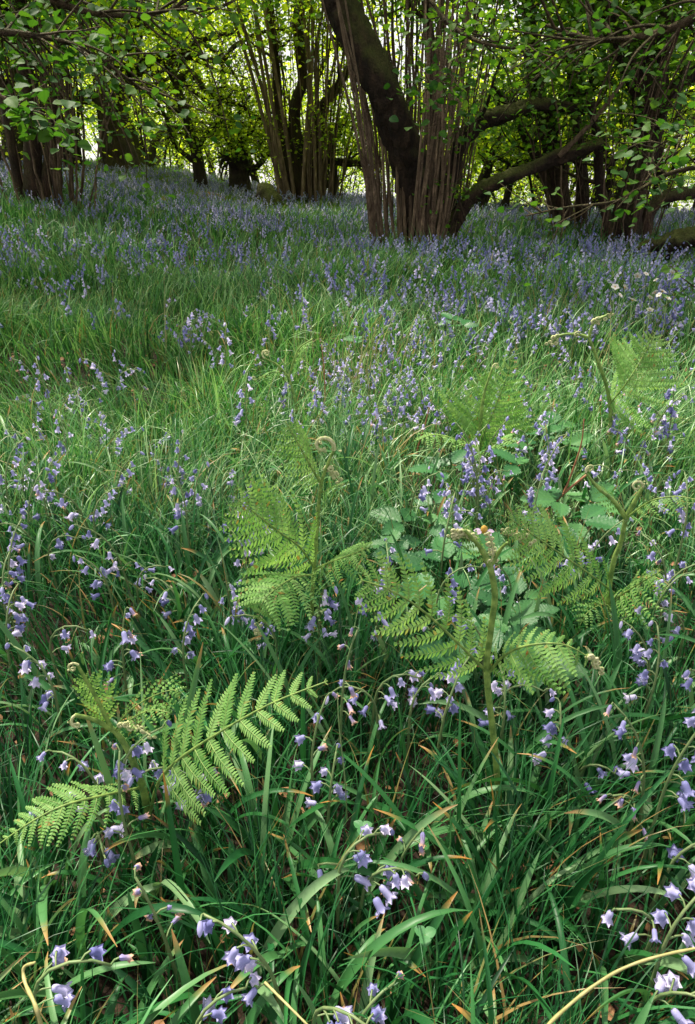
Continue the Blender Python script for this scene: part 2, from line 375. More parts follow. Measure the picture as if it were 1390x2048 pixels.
for (px, py, n, lab) in ros:
    p = atz(px, py+40, 0); t = thing('leaf_rosette', 'green '+lab, 'leaf rosette', p, 'strap leaf rosettes in the foreground')
    az = rr.uniform(0, 6.28)+np.arange(n)*2*PI/n+rr.normal(0, .35, n)
    for k in range(n):
        acc = Acc(); one = lambda v: np.array([v])
        blades(acc, np.array([[p[0]+.012*math.cos(az[k]), p[1]+.012*math.sin(az[k]), p[2]]]), one(az[k]), one(rr.uniform(.15, .7)), one(rr.uniform(1.3, 2.5)),
               one(rr.uniform(.12, .26)), one(rr.uniform(.007, .0145)), 16, True, pw=rr.uniform(1., 4.5), twist=.7, wprof=strapw, rg=rr)
        part(t, 'leaf', acc, M['strap'])
# more strap leaves as ground cover
grass('bluebell_leaves', 'strap', 230, 6, .15, 1.9, (.12, .25), (.006, .012), 12, .03, keel=True, maxth=2.4, wprof=strapw, label='flopping bluebell foliage low in the turf')

# ------------------------------------------------------------------ bluebells
def bell_geo(sides=12, low=False, old=False, seed=0):
    g = np.random.default_rng(seed); acc = Acc()
    if low:
        prof = [(0, .22), (.55, .36), (1., .55)]; sides = 5
    else:
        prof = [(0, .08), (.06, .17), (.2, .225), (.45, .23), (.68, .235), (.84, .27), (.95, .36), (.99, .46), (.95, .54)]
    if old: prof = [(z, r*.72) for z, r in prof[:-1]]
    vv = []; aa = []
    for i, (z, r) in enumerate(prof):
        for j in range(sides):
            q = 2*PI*j/sides; rr_ = r; zz = z
            if not low and z > .6:
                lobe = (math.cos(6*q)+1)/2 if sides >= 12 else 1
                k = (i-4)/4
                rr_ = r*(1-(.34*k if not lobe > .5 else 0)); zz = z-(.22*k if not lobe > .5 else 0)
            if old: rr_ *= 1+g.normal(0, .18); zz += g.normal(0, .03)
            vv.append((rr_*math.cos(q), rr_*math.sin(q), -zz)); aa.append((.5, z**1.5, .5))
    n = len(prof); i = np.arange(n-1)[:, None]; j = np.arange(sides)[None]; k = (j+1) % sides
    f = np.stack([i*sides+j, i*sides+k, (i+1)*sides+k, (i+1)*sides+j], -1).reshape(-1, 4)
    acc.add(vv, f, None, aa)
    return acc
BELL = [bell_geo(12, seed=0).mesh('flower', M['bell']), bell_geo(12, seed=1).mesh('flower', M['bell'])]
OLD = [bell_geo(12, old=True, seed=s).mesh('flower', M['bell_old']) for s in (2, 3, 4)]
def closed_bud():
    acc = Acc(); P = np.array([[0, 0, 0], [0, 0, -.2], [0, 0, -.5], [0, 0, -.8], [0, 0, -1]]); tube(acc, P, [.1, .2, .24, .18, .05], 8, rnd=.5); return acc
BUD = closed_bud().mesh('flower', M['bell'])
def raceme(h, nod, nb, seed, spread, clump=.45):
    """stem polyline (nodding toward +x) and bell placements (pos, hang dir, size)"""
    g = np.random.default_rng(seed); n = 14; t = np.linspace(0, 1, n)
    th = g.normal(.06, .05)+nod*np.clip((t-.55)/.45, 0, 1)**1.6; dl = h/(n-1)
    wob = np.cumsum(g.normal(0, .05, n))*.4
    x = np.cumsum(np.sin(th)*dl); z = np.cumsum(np.cos(th)*dl); y = np.cumsum(np.sin(wob)*dl)
    P = np.stack([x-x[0], y-y[0], z-z[0]-.01], 1)
    bl = []
    for k in range(nb):
        u = 1-clump*(k/max(nb-1, 1))**.85 if nb > 1 else .95
        idx = u*(n-1); i = min(int(idx), n-2); p = P[i]*(1-(idx-i))+P[i+1]*(idx-i)
        side = g.uniform(-1, 1)*spread+ (0 if k % 2 else .3)
        az = side*1.6 + (0 if nod > .5 else g.uniform(-PI, PI))
        hd = np.array([math.cos(az), math.sin(az), 0.]); out = .006+.008*(k/nb)
        q = p+hd*out*1.5+np.array([0, 0, .004])
        tilt = g.uniform(.15, .8)+(.5 if k > nb-3 else 0)
        d = hd*math.sin(tilt)+np.array([0, 0, -math.cos(tilt)])
        bl.append((p, q, d, g.uniform(.9, 1.15)*(.8 if k < 2 else 1)))
    return P, bl
def bell_frame(d, spin):
    z = -d/np.linalg.norm(d); x = np.cross(z, [.3, .8, .1]); x /= np.linalg.norm(x); y = np.cross(z, x)
    c, s = math.cos(spin), math.sin(spin); return np.stack([x*c+y*s, -x*s+y*c, z], 1)
def make_bluebell(label, h=.3, nod=1.6, nb=7, seed=0, old=False, size=.0165, spread=.9, rootz=0, lite=False, group=None):
    t = thing('bluebell', label, 'bluebell', (0, 0, 0), group)
    P, bl = raceme(h, nod, nb, seed, spread); g = random.Random(seed)
    acc = Acc(); tube(acc, P, np.linspace(.0030, .0014, len(P)), 5)
    for (p, q, d, s) in bl: tube(acc, np.array([p, (p+q)/2+[0, 0, .003], q]), .0011, 4, cap=False)
    part(t, 'stem', acc, M['stem'] if not old else M['stem'])
    for k, (p, q, d, s) in enumerate(bl):
        if old == 1 or (old == 2 and k % 3 == 0): me = g.choice(OLD)
        elif k < 1 and not old and nb > 4: me = BUD
        else: me = g.choice(BELL)
        o = link('flower', me, t); S = size*s
        Mx = Matrix(bell_frame(d, g.uniform(0, 6)).tolist()).to_4x4(); Mx.translation = Vector(q)
        o.matrix_basis = Mx @ Matrix.Diagonal((S*g.uniform(.85, 1.1), S*g.uniform(.85, 1.1), S*g.uniform(.9, 1.1), 1))
    return t
def tip_offset(h, nod, seed):
    P, _ = raceme(h, nod, 3, seed, .5); return P[int(13*.8)]
def place_head(t, px, py, h, nod, seed, az):
    """stand the plant so that its flower head sits on the pixel's ray"""
    o = tip_offset(h, nod, seed); p = atz(px, py, float(o[2]))
    x = p[0]-(o[0]*math.cos(az)-o[1]*math.sin(az)); y = p[1]-(o[0]*math.sin(az)+o[1]*math.cos(az))
    t.location = (x, y, float(gz(x, y))); t.rotation_euler = (0, 0, az)
def copy_tree(o, parent=None):
    c = o.copy(); C.objects.link(c)
    if parent is not None: c.parent = parent
    for ch in list(o.children): copy_tree(ch, c)
    return c
# px, py, height, nod, bells, azimuth of nod (deg), old, label
HB = [
 (100,1940,.27,2.3,6,0,2,'drooping bluebell with torn lilac bells in the bottom left corner'),
 (410,2020,.20,1.8,4,20,0,'two pale bells low at the bottom edge, left of centre'),
 (505,1895,.27,1.2,8,160,0,'arching bluebell with ruffled pale bells below centre left'),
 (672,2018,.25,2.2,7,-20,0,'large pale bluebell head cut by the bottom edge at centre'),
 (728,2025,.18,1.5,4,30,2,'small shaded bluebell just right of the large head on the bottom edge'),
 (710,1688,.23,2.5,6,20,0,'row of bright nodding lilac bells in the dark grass at lower centre'),
 (765,1740,.20,2.3,6,0,0,'hanging pale blue bells just right of and below the bright nodding row'),
 (690,1735,.16,1.8,2,180,0,'single small bell left of the hanging pale blue bells'),
 (812,1700,.18,.4,5,0,1,'withered pinkish flower head standing in the turf at lower centre'),
 (308,1825,.22,.4,5,150,1,'withered bluebell with browning buds at lower left'),
 (1345,1985,.19,1.7,5,-30,0,'violet bells facing down in the bottom right corner'),
 (1368,1822,.25,1.7,8,30,0,'full violet blue head at the right edge above the fallen stalk'),
 (1300,1835,.20,1.6,3,180,0,'small bell left of the full violet head at the right edge'),
 (1385,1690,.22,1.8,5,0,0,'blue bells on the right edge over the dark turf'),
 (1365,1505,.34,.8,11,20,0,'tall dense bluebell on the right edge, lower half'),
 (1280,1490,.30,.7,8,170,2,'loose pale bluebell left of the tall dense one at right'),
 (1265,1600,.20,1.3,5,200,1,'withered pink and lilac bells above the strap leaves at right'),
 (1180,1530,.16,2.0,3,-30,0,'three thin dark bells low on the right of the tallest fern'),
 (1120,1478,.22,.8,9,90,0,'compact blue head right of the tallest fern stalk'),
 (195,1665,.18,2.0,5,-60,0,'pale bells hanging under the lowest left frond'),
 (165,1612,.24,2.2,4,180,0,'long pale bells lying across the lowest left frond'),
 (240,1600,.26,.7,8,90,2,'clustered lilac bells on the left fern stalk'),
 (250,1520,.28,1.4,6,30,0,'pale bells against the left fern stalk just under its fork'),
 (165,1530,.22,1.8,4,160,0,'two bells above the lowest left frond'),
 (350,1540,.22,1.9,6,200,0,'arched blue bells beneath the base of the big left frond'),
 (388,1600,.20,.6,6,60,2,'upright faded bells under the big left frond'),
 (628,1478,.26,.7,5,60,2,'thin bluebell with spaced faded bells right of the big left frond'),
 (662,1572,.20,.8,7,80,0,'small dark blue head below the thin faded bluebell'),
 (690,1345,.30,.5,6,40,1,'brown topped bluebell on a tall bare stem at centre'),
 (725,1380,.24,2.2,5,180,0,'white lit bells at centre, leftmost of the nodding row over dark grass'),
 (787,1352,.26,2.5,7,0,0,'bright crowded lilac bells at centre, second of the nodding row'),
 (845,1370,.25,2.2,5,30,0,'three pale bells at centre, third of the nodding row'),
 (905,1382,.27,1.2,10,60,0,'dense drooping violet head left of the tallest fern stalk'),
 (1010,1390,.25,1.6,7,90,0,'violet bells behind the tallest fern stalk at its fork'),
 (925,1235,.31,2.7,5,180,0,'dark violet bells bent over on a curved stem left of the tallest fern'),
 (778,1140,.29,1.5,7,90,0,'tall pale bell cluster among the bramble leaves'),
 (900,1150,.27,1.7,6,0,0,'pale ruffled bells over the bramble leaves'),
 (1025,1375,.22,1.8,4,-20,0,'small bells under the right frond of the tallest fern'),
 (245,1290,.27,.4,10,70,2,'faded open topped bluebell in the left grass'),
 (88,1342,.26,1.1,10,170,0,'low violet cluster at left, left of the small left crozier'),
 (112,1262,.26,2.,4,0,0,'pale pair of bells above the low violet cluster'),
 (370,1262,.27,1.2,8,60,0,'bluebell with star shaped open bells in the middle left grass'),
 (340,1175,.25,1.9,5,160,0,'short arched blue bells in the middle left grass'),
 (200,1143,.25,1.2,7,180,0,'bright lilac cluster in the left grass'),
 (285,1143,.22,1.8,3,0,0,'pair of small bells right of the bright lilac cluster'),
 (105,1082,.26,1.9,5,0,0,'pale bells in the left grass above the bright lilac cluster'),
 (20,1105,.30,1.1,10,90,0,'large pale head at the left edge, mid height'),
 (5,1170,.28,1.2,7,90,2,'pinkish head on the left edge below the large pale one'),
 (15,1225,.26,1.4,6,90,0,'blue bells on the left edge above the grass hollow'),
 (15,925,.31,1.1,9,60,0,'pale pink lit bluebell on the left edge'),
 (90,960,.30,1.0,11,60,0,'crowded pale bluebell in from the left edge'),
 (195,1005,.29,1.6,8,30,0,'white lilac bells leaning in the left meadow'),
 (530,1245,.25,1.8,8,180,0,'deep violet bells under the drooping centre frond'),
 (1290,1290,.26,.9,8,160,0,'violet bells under the right hand fern'),
 (1365,1140,.29,1.7,6,0,0,'pale blue bells at right edge over the right hand frond'),
 (1335,1175,.27,1.6,6,30,0,'ruffled bells just under the right edge pale bells'),
 (1375,1010,.32,.9,12,90,0,'dense violet head on the right edge behind the right fern'),
 (1075,985,.32,1.2,11,60,0,'bright clustered bells left of the red bramble cane'),
 (980,885,.34,.5,9,20,0,'tall upright bluebell in front of the lacy upright frond'),
 (955,965,.30,.5,9,200,0,'slanting bluebell below the lacy upright frond'),
 (945,900,.32,.8,7,160,0,'lilac bells just left of the tall upright bluebell'),
 (1100,915,.31,1.0,10,30,0,'pale bells right of the lacy upright frond'),
 (1345,815,.35,.4,13,90,0,'tall columnar bluebell near the right edge'),
 (490,795,.33,.5,11,60,0,'long pale spike in the grass left of the small centre fern'),
 (205,740,.33,1.2,10,180,0,'pale lilac cluster standing in the left meadow'),
 (245,745,.33,1.9,7,0,0,'nodding lit bells right of the pale lilac cluster'),
 (85,760,.33,.7,9,120,0,'slim bluebell in the left meadow, darker at its foot'),
 (230,868,.31,1.6,8,0,0,'white lit bells midway up the left meadow'),
 (390,980,.28,.7,9,60,0,'dark spike in the middle of the left grass'),
 (365,650,.36,.9,13,0,0,'tall lilac head at the top of the glade, left of centre'),
 (395,635,.38,2.3,8,0,0,'hooked nodding head beside the tall lilac one'),
 (450,690,.35,.5,11,80,0,'upright lilac spike right of the hooked head'),
 (605,625,.36,.5,13,80,0,'pale dense spike at the top middle of the glade'),
 (540,650,.35,.5,10,90,0,'slim blue spike left of the pale dense spike'),
]
def plate(px, py, h, nod, nb, az, old, lab, seed):
    t = make_bluebell('' or lab, h, nod, nb, seed, old, size=.0165+.002*(py > 1640)+.0025*(py < 820), group='bluebells in the foreground glade')
    place_head(t, px, py, h, nod, seed, R(az)); return t
for k, (px, py, h, nod, nb, az, old, lab) in enumerate(HB): plate(px, py, h, nod, nb, az, old, lab, 100+k)
# prototypes for the looser spread of individual bluebells
rp = np.random.default_rng(5)
protos = [(h, nod, nb, sd, old) for h, nod, nb, sd, old in ((.26, .9, 6, 301, 0), (.23, 1.8, 4, 302, 0), (.29, .7, 8, 303, 0), (.21, 1.3, 4, 304, 0), (.25, 1.1, 6, 305, 2), (.22, 2.2, 4, 306, 0), (.27, 1.0, 7, 307, 0), (.20, .5, 3, 308, 1))]
zones = {
 'left': 'scattered bluebell in the left meadow grass', 'mid': 'bluebell of the thick drift behind the centre ferns',
 'right': 'bluebell of the spread behind the right hand ferns', 'low': 'small bluebell low in the grass between the near ferns',
 'edge': 'bluebell near the left edge, among the brightest blooms'}
blobs = [(40,960,50,60,8,'edge'),(30,1120,35,60,3,'edge'),(200,820,60,70,12,'left'),(110,790,50,50,4,'left'),(330,880,60,80,5,'left'),(420,670,50,35,12,'left'),(240,960,90,80,5,'left'),
 (480,1060,40,40,3,'left'),(360,1150,70,50,2,'left'),(640,740,40,50,9,'mid'),(720,770,60,50,30,'mid'),(800,690,70,50,30,'mid'),(830,780,60,45,16,'mid'),(880,640,50,30,8,'mid'),
 (1000,960,70,50,10,'right'),(1120,780,60,60,12,'right'),(1180,870,80,60,10,'right'),(1330,720,40,50,9,'right'),(1300,900,50,60,9,'right'),(1180,660,80,30,10,'right'),
 (880,980,60,60,5,'low'),(680,1180,60,60,3,'low'),(1170,1080,60,50,4,'low'),(1330,1240,40,60,3,'low'),(1330,1420,40,60,1,'low')]
made = {}
for (cx, cy, sx_, sy_, n, z) in blobs:
    for _ in range(n):
        i = int(rp.integers(len(protos)))
        if i == 7 and rp.uniform() < .6: i = 0
        h, nod, nb, sd, old = protos[i]
        px = float(np.clip(cx+rp.normal()*sx_, -20, 1410)); py = float(np.clip(cy+rp.normal()*sy_, 615, 1500))
        if (h, i) not in made:
            t = make_bluebell(zones[z], h, nod, nb, sd, old, group='bluebells in the foreground glade'); made[(h, i)] = t
        else: t = copy_tree(made[(h, i)])
        t['label'] = zones[z]
        place_head(t, px, py, h, nod, sd, rp.uniform(0, 6.28)); s = rp.uniform(.85, 1.12); t.scale = (s, s, s)
        t['group'] = {'left': 'bluebells in the left meadow', 'mid': 'bluebells of the centre drift', 'right': 'bluebells behind the right ferns', 'low': 'bluebells between the near ferns', 'edge': 'bluebells at the left edge'}[z]
# the drift beyond: stuff
def whole(h, nod, nb, sd, lowest=False):
    P, bl = raceme(h, nod, nb, sd, .9, .42); st = Acc(); fl = Acc()
    tube(st, P[::3] if not lowest else P[[0, 7, 13]], .002 if not lowest else .003, 3, cap=False)
    if lowest:
        lv_ = np.array([[.15, 0, 0], [-.1, .15, 0], [-.1, -.15, 0], [.5, 0, -1], [-.3, .45, -1.], [-.3, -.45, -1.]]); f = np.array([[0, 1, 4, 3], [1, 2, 5, 4], [2, 0, 3, 5]])
        la = np.array([[.5, 0, .5]]*3+[[.5, 1, .5]]*3); l3 = np.zeros((0, 3), int)
    else: lv_, f, l3, la = bell_geo(low=True).arrays()
    for (p, q, d, s) in bl:
        S = .019*s*(1.3 if lowest else 1.05); fl.add((bell_frame(d, 1.)@(lv_*S).T).T+q, f, None, la)
    return st.arrays(), fl.arrays()
def drift(y0, y1, dens, lowest, lab, pad):
    sa, fa = Acc(), Acc(); g = np.random.default_rng(int(y0*10))
    area = .62*(y1**2-y0**2)+2*pad*(y1-y0); n = int(area*dens); x, y = scatter(n, y0, y1, pad=pad, rg=g)
    dn = .55+.45*nfield(x, y, .55, 4.)+.30*nfield(x, y, 1.6, 1.)
    dn = dn+.6*smooth(.0, 2, x)*smooth(8, 3, y)+.25*smooth(7, 10, y)-.45*smooth(.5, -1.5, x)*smooth(6.5, 3.5, y)-.2*smooth(1., -2, x)
    kp = g.uniform(size=n) < np.clip(dn, .04, 1); kp &= y < 16-.45*np.clip(x-2, 0, 9)+g.normal(0, 1, n)
    x, y = x[kp], y[kp]; var = [whole(*v[:4], lowest) for v in protos[:7]]; ids = g.integers(7, size=len(x))
    for k in range(7):
        s = ids == k; m = int(s.sum()); az = g.uniform(0, 6.28, m); sc = g.uniform(.65, 1.05, m)*(.85 if y0 > 5 else 1)
        Mx = np.zeros((m, 3, 3)); Mx[:, 0, 0] = np.cos(az); Mx[:, 0, 1] = -np.sin(az); Mx[:, 1, 0] = np.sin(az); Mx[:, 1, 1] = np.cos(az); Mx[:, 2, 2] = 1; Mx *= sc[:, None, None]
        T = np.stack([x[s], y[s], gz(x[s], y[s])], 1); A = np.stack([g.uniform(size=m), g.uniform(size=m)], 1)
        replicate(sa, *var[k][0], Mx, T, A); replicate(fa, *var[k][1], Mx, T, A)
    o = tag(link('bluebell_drift', fa.mesh('bluebell_drift', M['bell_stuff'])), lab, 'bluebells', kind='stuff')
    link('stems', sa.mesh('stems', M['stem']), o)['kind'] = 'stuff'
drift(3.1, 6.5, 115, False, 'hazy blue mass of bluebells in the middle distance', .4)
drift(6.5, 17, 130, True, 'far bluebell carpet spread out beneath the hazel trees', 1.5)

# ------------------------------------------------------------------ bracken
LOBE_V = np.array([[-.5, 0, 0], [.5, 0, 0], [-.55, .5, .06], [.45, .5, .06], [-.16, 1., 0], [.04, 1., 0]]); LOBE_F = np.array([[0, 1, 3, 2], [2, 3, 5, 4]])
LOBE_A = np.array([[.5, 0, .5], [.5, 0, .5], [.5, .5, .5], [.5, .5, .5], [.5, 1, .5], [.5, 1, .5]])
def frond(t, pts, L, nrm, npair=14, nlobe=16, t0=.1, droop=.25, ang=62, asym=(1, 1), tipcurl=0, prof=None, rad=.0022, seed=0, lw=.15):
    g = np.random.default_rng(seed); npair = int(npair*.9+.5); L = L*.95; P = catmull(pts, 40); T, _, _ = frames(P); nrm = np.asarray(nrm, float)+[0, .20, .24]
    acc = Acc(); rac = Acc(); tube(rac, P, np.linspace(rad, rad*.3, 40), 6)
    MM, TT, AA = [], [], []
    for k in range(npair):
        u = t0+(1-t0)*(k/(npair-1))**.92*.985; idx = u*39; i = min(int(idx), 38)
        p = P[i]+(P[i+1]-P[i])*(idx-i); tg = T[i]; nn = nrm-tg*np.dot(nrm, tg); nn /= np.linalg.norm(nn)
        pr = prof(u) if prof else min(1, .55+1.1*(u-t0))*(1-((u-t0)/(1-t0))**1.5)+.03
        for sgn in (-1, 1):
            Lp = L*pr*asym[0 if sgn < 0 else 1]*g.uniform(.9, 1.06)
            if Lp < .003: continue
            sd = np.cross(tg, nn)*sgn; an = R(ang+g.normal(0, 4)-12*u); d0 = sd*math.sin(an)+tg*math.cos(an)
            m = 9; uu = np.linspace(0, 1, m); dr = droop*(1+g.normal(0, .3))
            Q = p+np.outer(uu*Lp, d0)-np.outer((uu**2)*Lp*dr, nn)+np.outer(uu**2*Lp*.12, tg)
            tube(rac, Q, np.linspace(rad*.32, rad*.1, m), 4, cap=False)
            TQ = np.gradient(Q, axis=0); TQ /= np.linalg.norm(TQ, axis=1)[:, None]
            nl = max(4, int(nlobe*1.1*(.3+.7*Lp/L)))
            lob = Lp*lw*min(1.6, (L/Lp)**.35); wid = Lp/nl*.80
            r0 = g.uniform()
            for s2 in (-1, 1):
                us = (np.arange(nl)+.6)/nl; ix = np.clip(us*(m-1), 0, m-1.001); ii = ix.astype(int); fr = (ix-ii)[:, None]
                b = Q[ii]*(1-fr)+Q[ii+1]*fr; tt = TQ[ii]
                side = np.cross(tt, nn)*s2; dd = side*.93+tt*.38-nn*(.12+.1*g.normal(0, 1, nl)[:, None])
                ll = lob*(1-us**3*.75)*(1 if True else 0)*np.where(us < .12, .8, 1)*g.uniform(.9, 1.1, nl)
                Bm = basis(dd, np.tile(nn, (nl, 1))+g.normal(0, .12, (nl, 3)))
                Bm = Bm*np.stack([np.full(nl, wid), ll, ll], 1)[:, None, :]
                MM.append(Bm); TT.append(b); AA.append(np.stack([np.clip(r0+g.normal(0, .15, nl), 0, 1), g.uniform(size=nl)], 1))
    replicate(acc, LOBE_V, LOBE_F, np.zeros((0, 3), int), LOBE_A, np.concatenate(MM), np.concatenate(TT), np.concatenate(AA))
    fr_ = part(t, 'frond', acc, M['fern']); link('midrib', rac.mesh('midrib', M['stalk'], np.array(t.location)), fr_)
    return fr_
def crozier(t, p, d, size=.02, turns=1.3, seed=0, buds=8):
    size = size*.85
    """tight curled tip at p, arriving along d"""
    g = np.random.default_rng(seed); d = np.asarray(d, float); d /= np.linalg.norm(d)
    s = np.cross(d, [0, -1, .2]); s /= np.linalg.norm(s)
    if g.uniform() < .5: s = -s
    n = 26; th = np.linspace(0, turns*2*PI, n); r = size*(1-.8*np.linspace(0, 1, n)**.7)
    c = p+s*size
    P = np.array([c+(-s*math.cos(a)+d*math.sin(a))*q for a, q in zip(th, r)]); P += np.outer(np.linspace(0, 1, n), np.cross(d, s))*size*.5
    acc = Acc(); tube(acc, P, np.linspace(size*.20, size*.13, n), 7)
    for k in range(buds):
        i = int(g.uniform(0, n-1)); q = P[i]+g.normal(0, size*.3, 3); w = size*g.uniform(.10, .17)
        aa = np.linspace(0, 2*PI*1.1, 8); rr_ = w*(1-.5*aa/7); e1 = g.normal(0, 1, 3); e1 /= np.linalg.norm(e1); e2 = np.cross(e1, g.normal(0, 1, 3)); e2 /= np.linalg.norm(e2)
        tube(acc, q+np.outer(np.cos(aa)*rr_, e1)+np.outer(np.sin(aa)*rr_, e2), w*.42, 5)
    return part(t, 'crozier', acc, M['crozier'])
def bud_row(t, pts, n, w, seed=0):
    """row of little rolled up pinnae"""
    w = w*.75
    g = np.random.default_rng(seed); P = catmull(pts, n); acc = Acc()
    tube(acc, P, .0014, 5)
    for k in range(n):
        for s in (-1, 1):
            q = P[k]+g.normal(0, w*.3, 3)+np.array([s*w*.8, 0, -abs(s)*w*.2]); r = w*g.uniform(.55, 1.)*(1.1-.5*k/n)
            aa = np.linspace(0, 2*PI*1.2, 9); rr_ = r*(1-.55*aa/7.6); e1 = np.array([math.cos(k), .3, math.sin(k)]); e1 /= np.linalg.norm(e1); e2 = np.cross(e1, [0, 1, .1]); e2 /= np.linalg.norm(e2)
            tube(acc, q+np.outer(np.cos(aa)*rr_, e1)+np.outer(np.sin(aa)*rr_, e2), r*.45, 5)
    return part(t, 'crozier', acc, M['crozier'])
def stalk(t, pts, r0, r1, n=24, name='stalk', mat='stalk'):
    acc = Acc(); tube(acc, catmull(pts, n), np.linspace(r0, r1, n), 9, rough=.07); return part(t, name, acc, M[mat])
def fern(label, px, py):
    p = atz(px, py, 0); t = thing('bracken_fern', label, 'fern', p, 'bracken ferns unfurling in the glade'); return t, p[1], p
NF = (0, -.62, .78)
# F1 tallest fern
t, y, b = fern('tallest bracken fern, thick upright green stalk right of centre, two side fronds and curled tip', 1003, 1655)
stalk(t, [b, at(990,1500,y), at(974,1350,y), at(983,1250,y), at(990,1190,y), at(980,1130,y)], .0046, .0036)
frond(t, [at(974,1345,y), at(930,1300,y-.01), at(850,1225,y-.03), at(780,1180,y-.05), at(722,1160,y-.06)], .088, (.1,-.95,.35), 13, 15, .12, .45, 70, seed=1, prof=lambda u: (1-u)**.55*.98 if u > .35 else .6+1.0*u*.6)
frond(t, [at(978,1345,y), at(1010,1310,y-.02), at(1060,1290,y-.04), at(1130,1290,y-.05), at(1195,1325,y-.05)], .082, (-.1,-.75,.65), 14, 15, .05, .6, 75, asym=(.45,1), seed=2)
bud_row(t, [at(1180,1310,y-.05), at(1205,1345,y-.05)], 5, .006, 3)
stalk(t, [at(980,1130,y), at(960,1095,y), at(930,1060,y-.01)], .004, .0018, name='side_shoot')
stalk(t, [at(981,1132,y), at(1000,1100,y), at(1015,1085,y-.01)], .003, .0015, name='side_shoot')
bud_row(t, [at(945,1075,y), at(925,1060,y), at(903,1075,y)], 7, .0065, 4)
bud_row(t, [at(985,1120,y), at(985,1090,y), at(975,1065,y)], 6, .0055, 5)
frond(t, [at(975,1125,y), at(950,1085,y), at(925,1055,y)], .03, (.2,-.8,.5), 8, 8, .1, .6, seed=6, rad=.001)
# F1b frond rising left from the right hand fern
t, y, b = fern('right hand bracken fern with forked pale top and a long frond reaching left', 1212, 1320)
stalk(t, [b, at(1216,1200,y), at(1228,1120,y), at(1240,1090,y), at(1252,1036,y)], .0052, .0040)
stalk(t, [at(1252,1036,y), at(1225,1000,y), at(1195,975,y), at(1172,945,y)], .0045, .002, name='side_shoot')
stalk(t, [at(1252,1036,y), at(1268,1005,y), at(1285,975,y)], .005, .0028, name='side_shoot')
crozier(t, at(1285,975,y), (.3,0,1), .014, 1.2, 8); crozier(t, at(1172,945,y), (-.4,0,.5), .011, 1.3, 9)
frond(t, [at(1252,1036,y), at(1300,1003,y-.03), at(1350,993,y-.05), at(1400,1000,y-.08)], .05, (0,-.6,.8), 12, 12, .05, .8, asym=(.3,1), seed=10)
frond(t, [at(1250,1030,y), at(1225,1000,y), at(1190,965,y)], .035, (.3,-.8,.5), 9, 8, .15, .6, seed=11, rad=.0012)
frond(t, [at(1228,1185,y), at(1175,1145,y-.05), at(1110,1100,y-.09), at(1060,1065,y-.12), at(1010,1030,y-.14)], .115, (.15,-.95,.35), 15, 17, .05, .35, 66, seed=12)
bud_row(t, [at(1060,1085,y-.12), at(1035,1070,y-.12), at(1010,1060,y-.12)], 7, .0075, 13)
frond(t, [at(1220,1205,y), at(1250,1185,y-.03), at(1290,1160,y-.06), at(1325,1140,y-.08)], .095, (-.1,-.7,.7), 12, 13, .02, .5, 75, asym=(.55,1), seed=14)
frond(t, [at(1218,1210,y), at(1200,1210,y-.05), at(1175,1225,y-.09), at(1160,1250,y-.1)], .05, (0,-.6,.8), 9, 9, .05, .5, seed=15, rad=.0012)
# F2 central
t, y, b = fern('central bracken fern with a hooked cream crozier and spreading fronds at half height', 632, 1330)
stalk(t, [b, at(624,1220,y), at(628,1140,y), at(634,1060,y), at(641,975,y), at(655,930,y), at(668,900,y)], .0042, .0024)
crozier(t, at(668,900,y), (.45,0,1), .024, 1.0, 20, 4)
bud_row(t, [at(655,935,y), at(668,945,y), at(680,965,y)], 6, .008, 21)
frond(t, [at(628,1135,y), at(600,1095,y-.05), at(560,1065,y-.09), at(515,1030,y-.12), at(470,995,y-.14)], .13, (.1,-.9,.4), 14, 16, .05, .4, 62, seed=22)
frond(t, [at(628,1140,y), at(660,1125,y-.04), at(705,1108,y-.06), at(745,1092,y-.08)], .075, (0,-.6,.8), 13, 13, .02, .4, 66, seed=23)
frond(t, [at(622,1150,y), at(590,1155,y-.08), at(555,1175,y-.12), at(525,1205,y-.15), at(515,1250,y-.15)], .105, (.1,-.55,.85), 14, 15, .03, .5, 72, seed=24)
frond(t, [at(640,965,y), at(620,930,y-.02), at(595,885,y-.03), at(572,845,y-.04)], .07, (.1,-.75,.6), 12, 11, .05, .5, 62, seed=25)
frond(t, [at(645,985,y), at(665,975,y-.02), at(690,968,y-.04)], .03, (0,-.7,.7), 7, 7, .1, .4, seed=26, rad=.001)
bud_row(t, [at(515,1250,y-.15), at(517,1275,y-.15)], 4, .006, 27)
# F3 lower left
t, y, b = fern('lower left bracken fern with a branching stalk, pale buds and a long drooping frond', 298, 1690)
stalk(t, [b, at(292,1600,y), at(265,1520,y), at(240,1475,y), at(222,1455,y)], .0058, .0034)
stalk(t, [at(222,1455,y), at(195,1400,y), at(172,1360,y), at(155,1330,y)], .0032, .0018, name='side_shoot')
crozier(t, at(157,1330,y), (-.4,0,1), .009, 1.3, 30)
frond(t, [at(222,1455,y), at(195,1400,y), at(165,1345,y)], .045, (0,-.8,.6), 11, 9, .15, .4, seed=31, rad=.0012)
stalk(t, [at(225,1460,y), at(190,1440,y-.01), at(150,1430,y-.02)], .0035, .0025, name='side_shoot')
crozier(t, at(152,1430,y-.02), (-1,0,-.1), .012, .9, 32, 4); crozier(t, at(140,1442,y-.02), (-.5,0,-1), .009, 1, 33, 3)
frond(t, [at(230,1462,y), at(255,1425,y-.02), at(300,1395,y-.04), at(345,1380,y-.05), at(362,1392,y-.05)], .04, (0,-.8,.6), 11, 9, .1, .7, seed=34, rad=.0012)
frond(t, [at(232,1465,y), at(260,1440,y-.03), at(300,1420,y-.05), at(340,1425,y-.06)], .04, (0,-.6,.8), 10, 9, .1, .9, seed=35, rad=.0012)
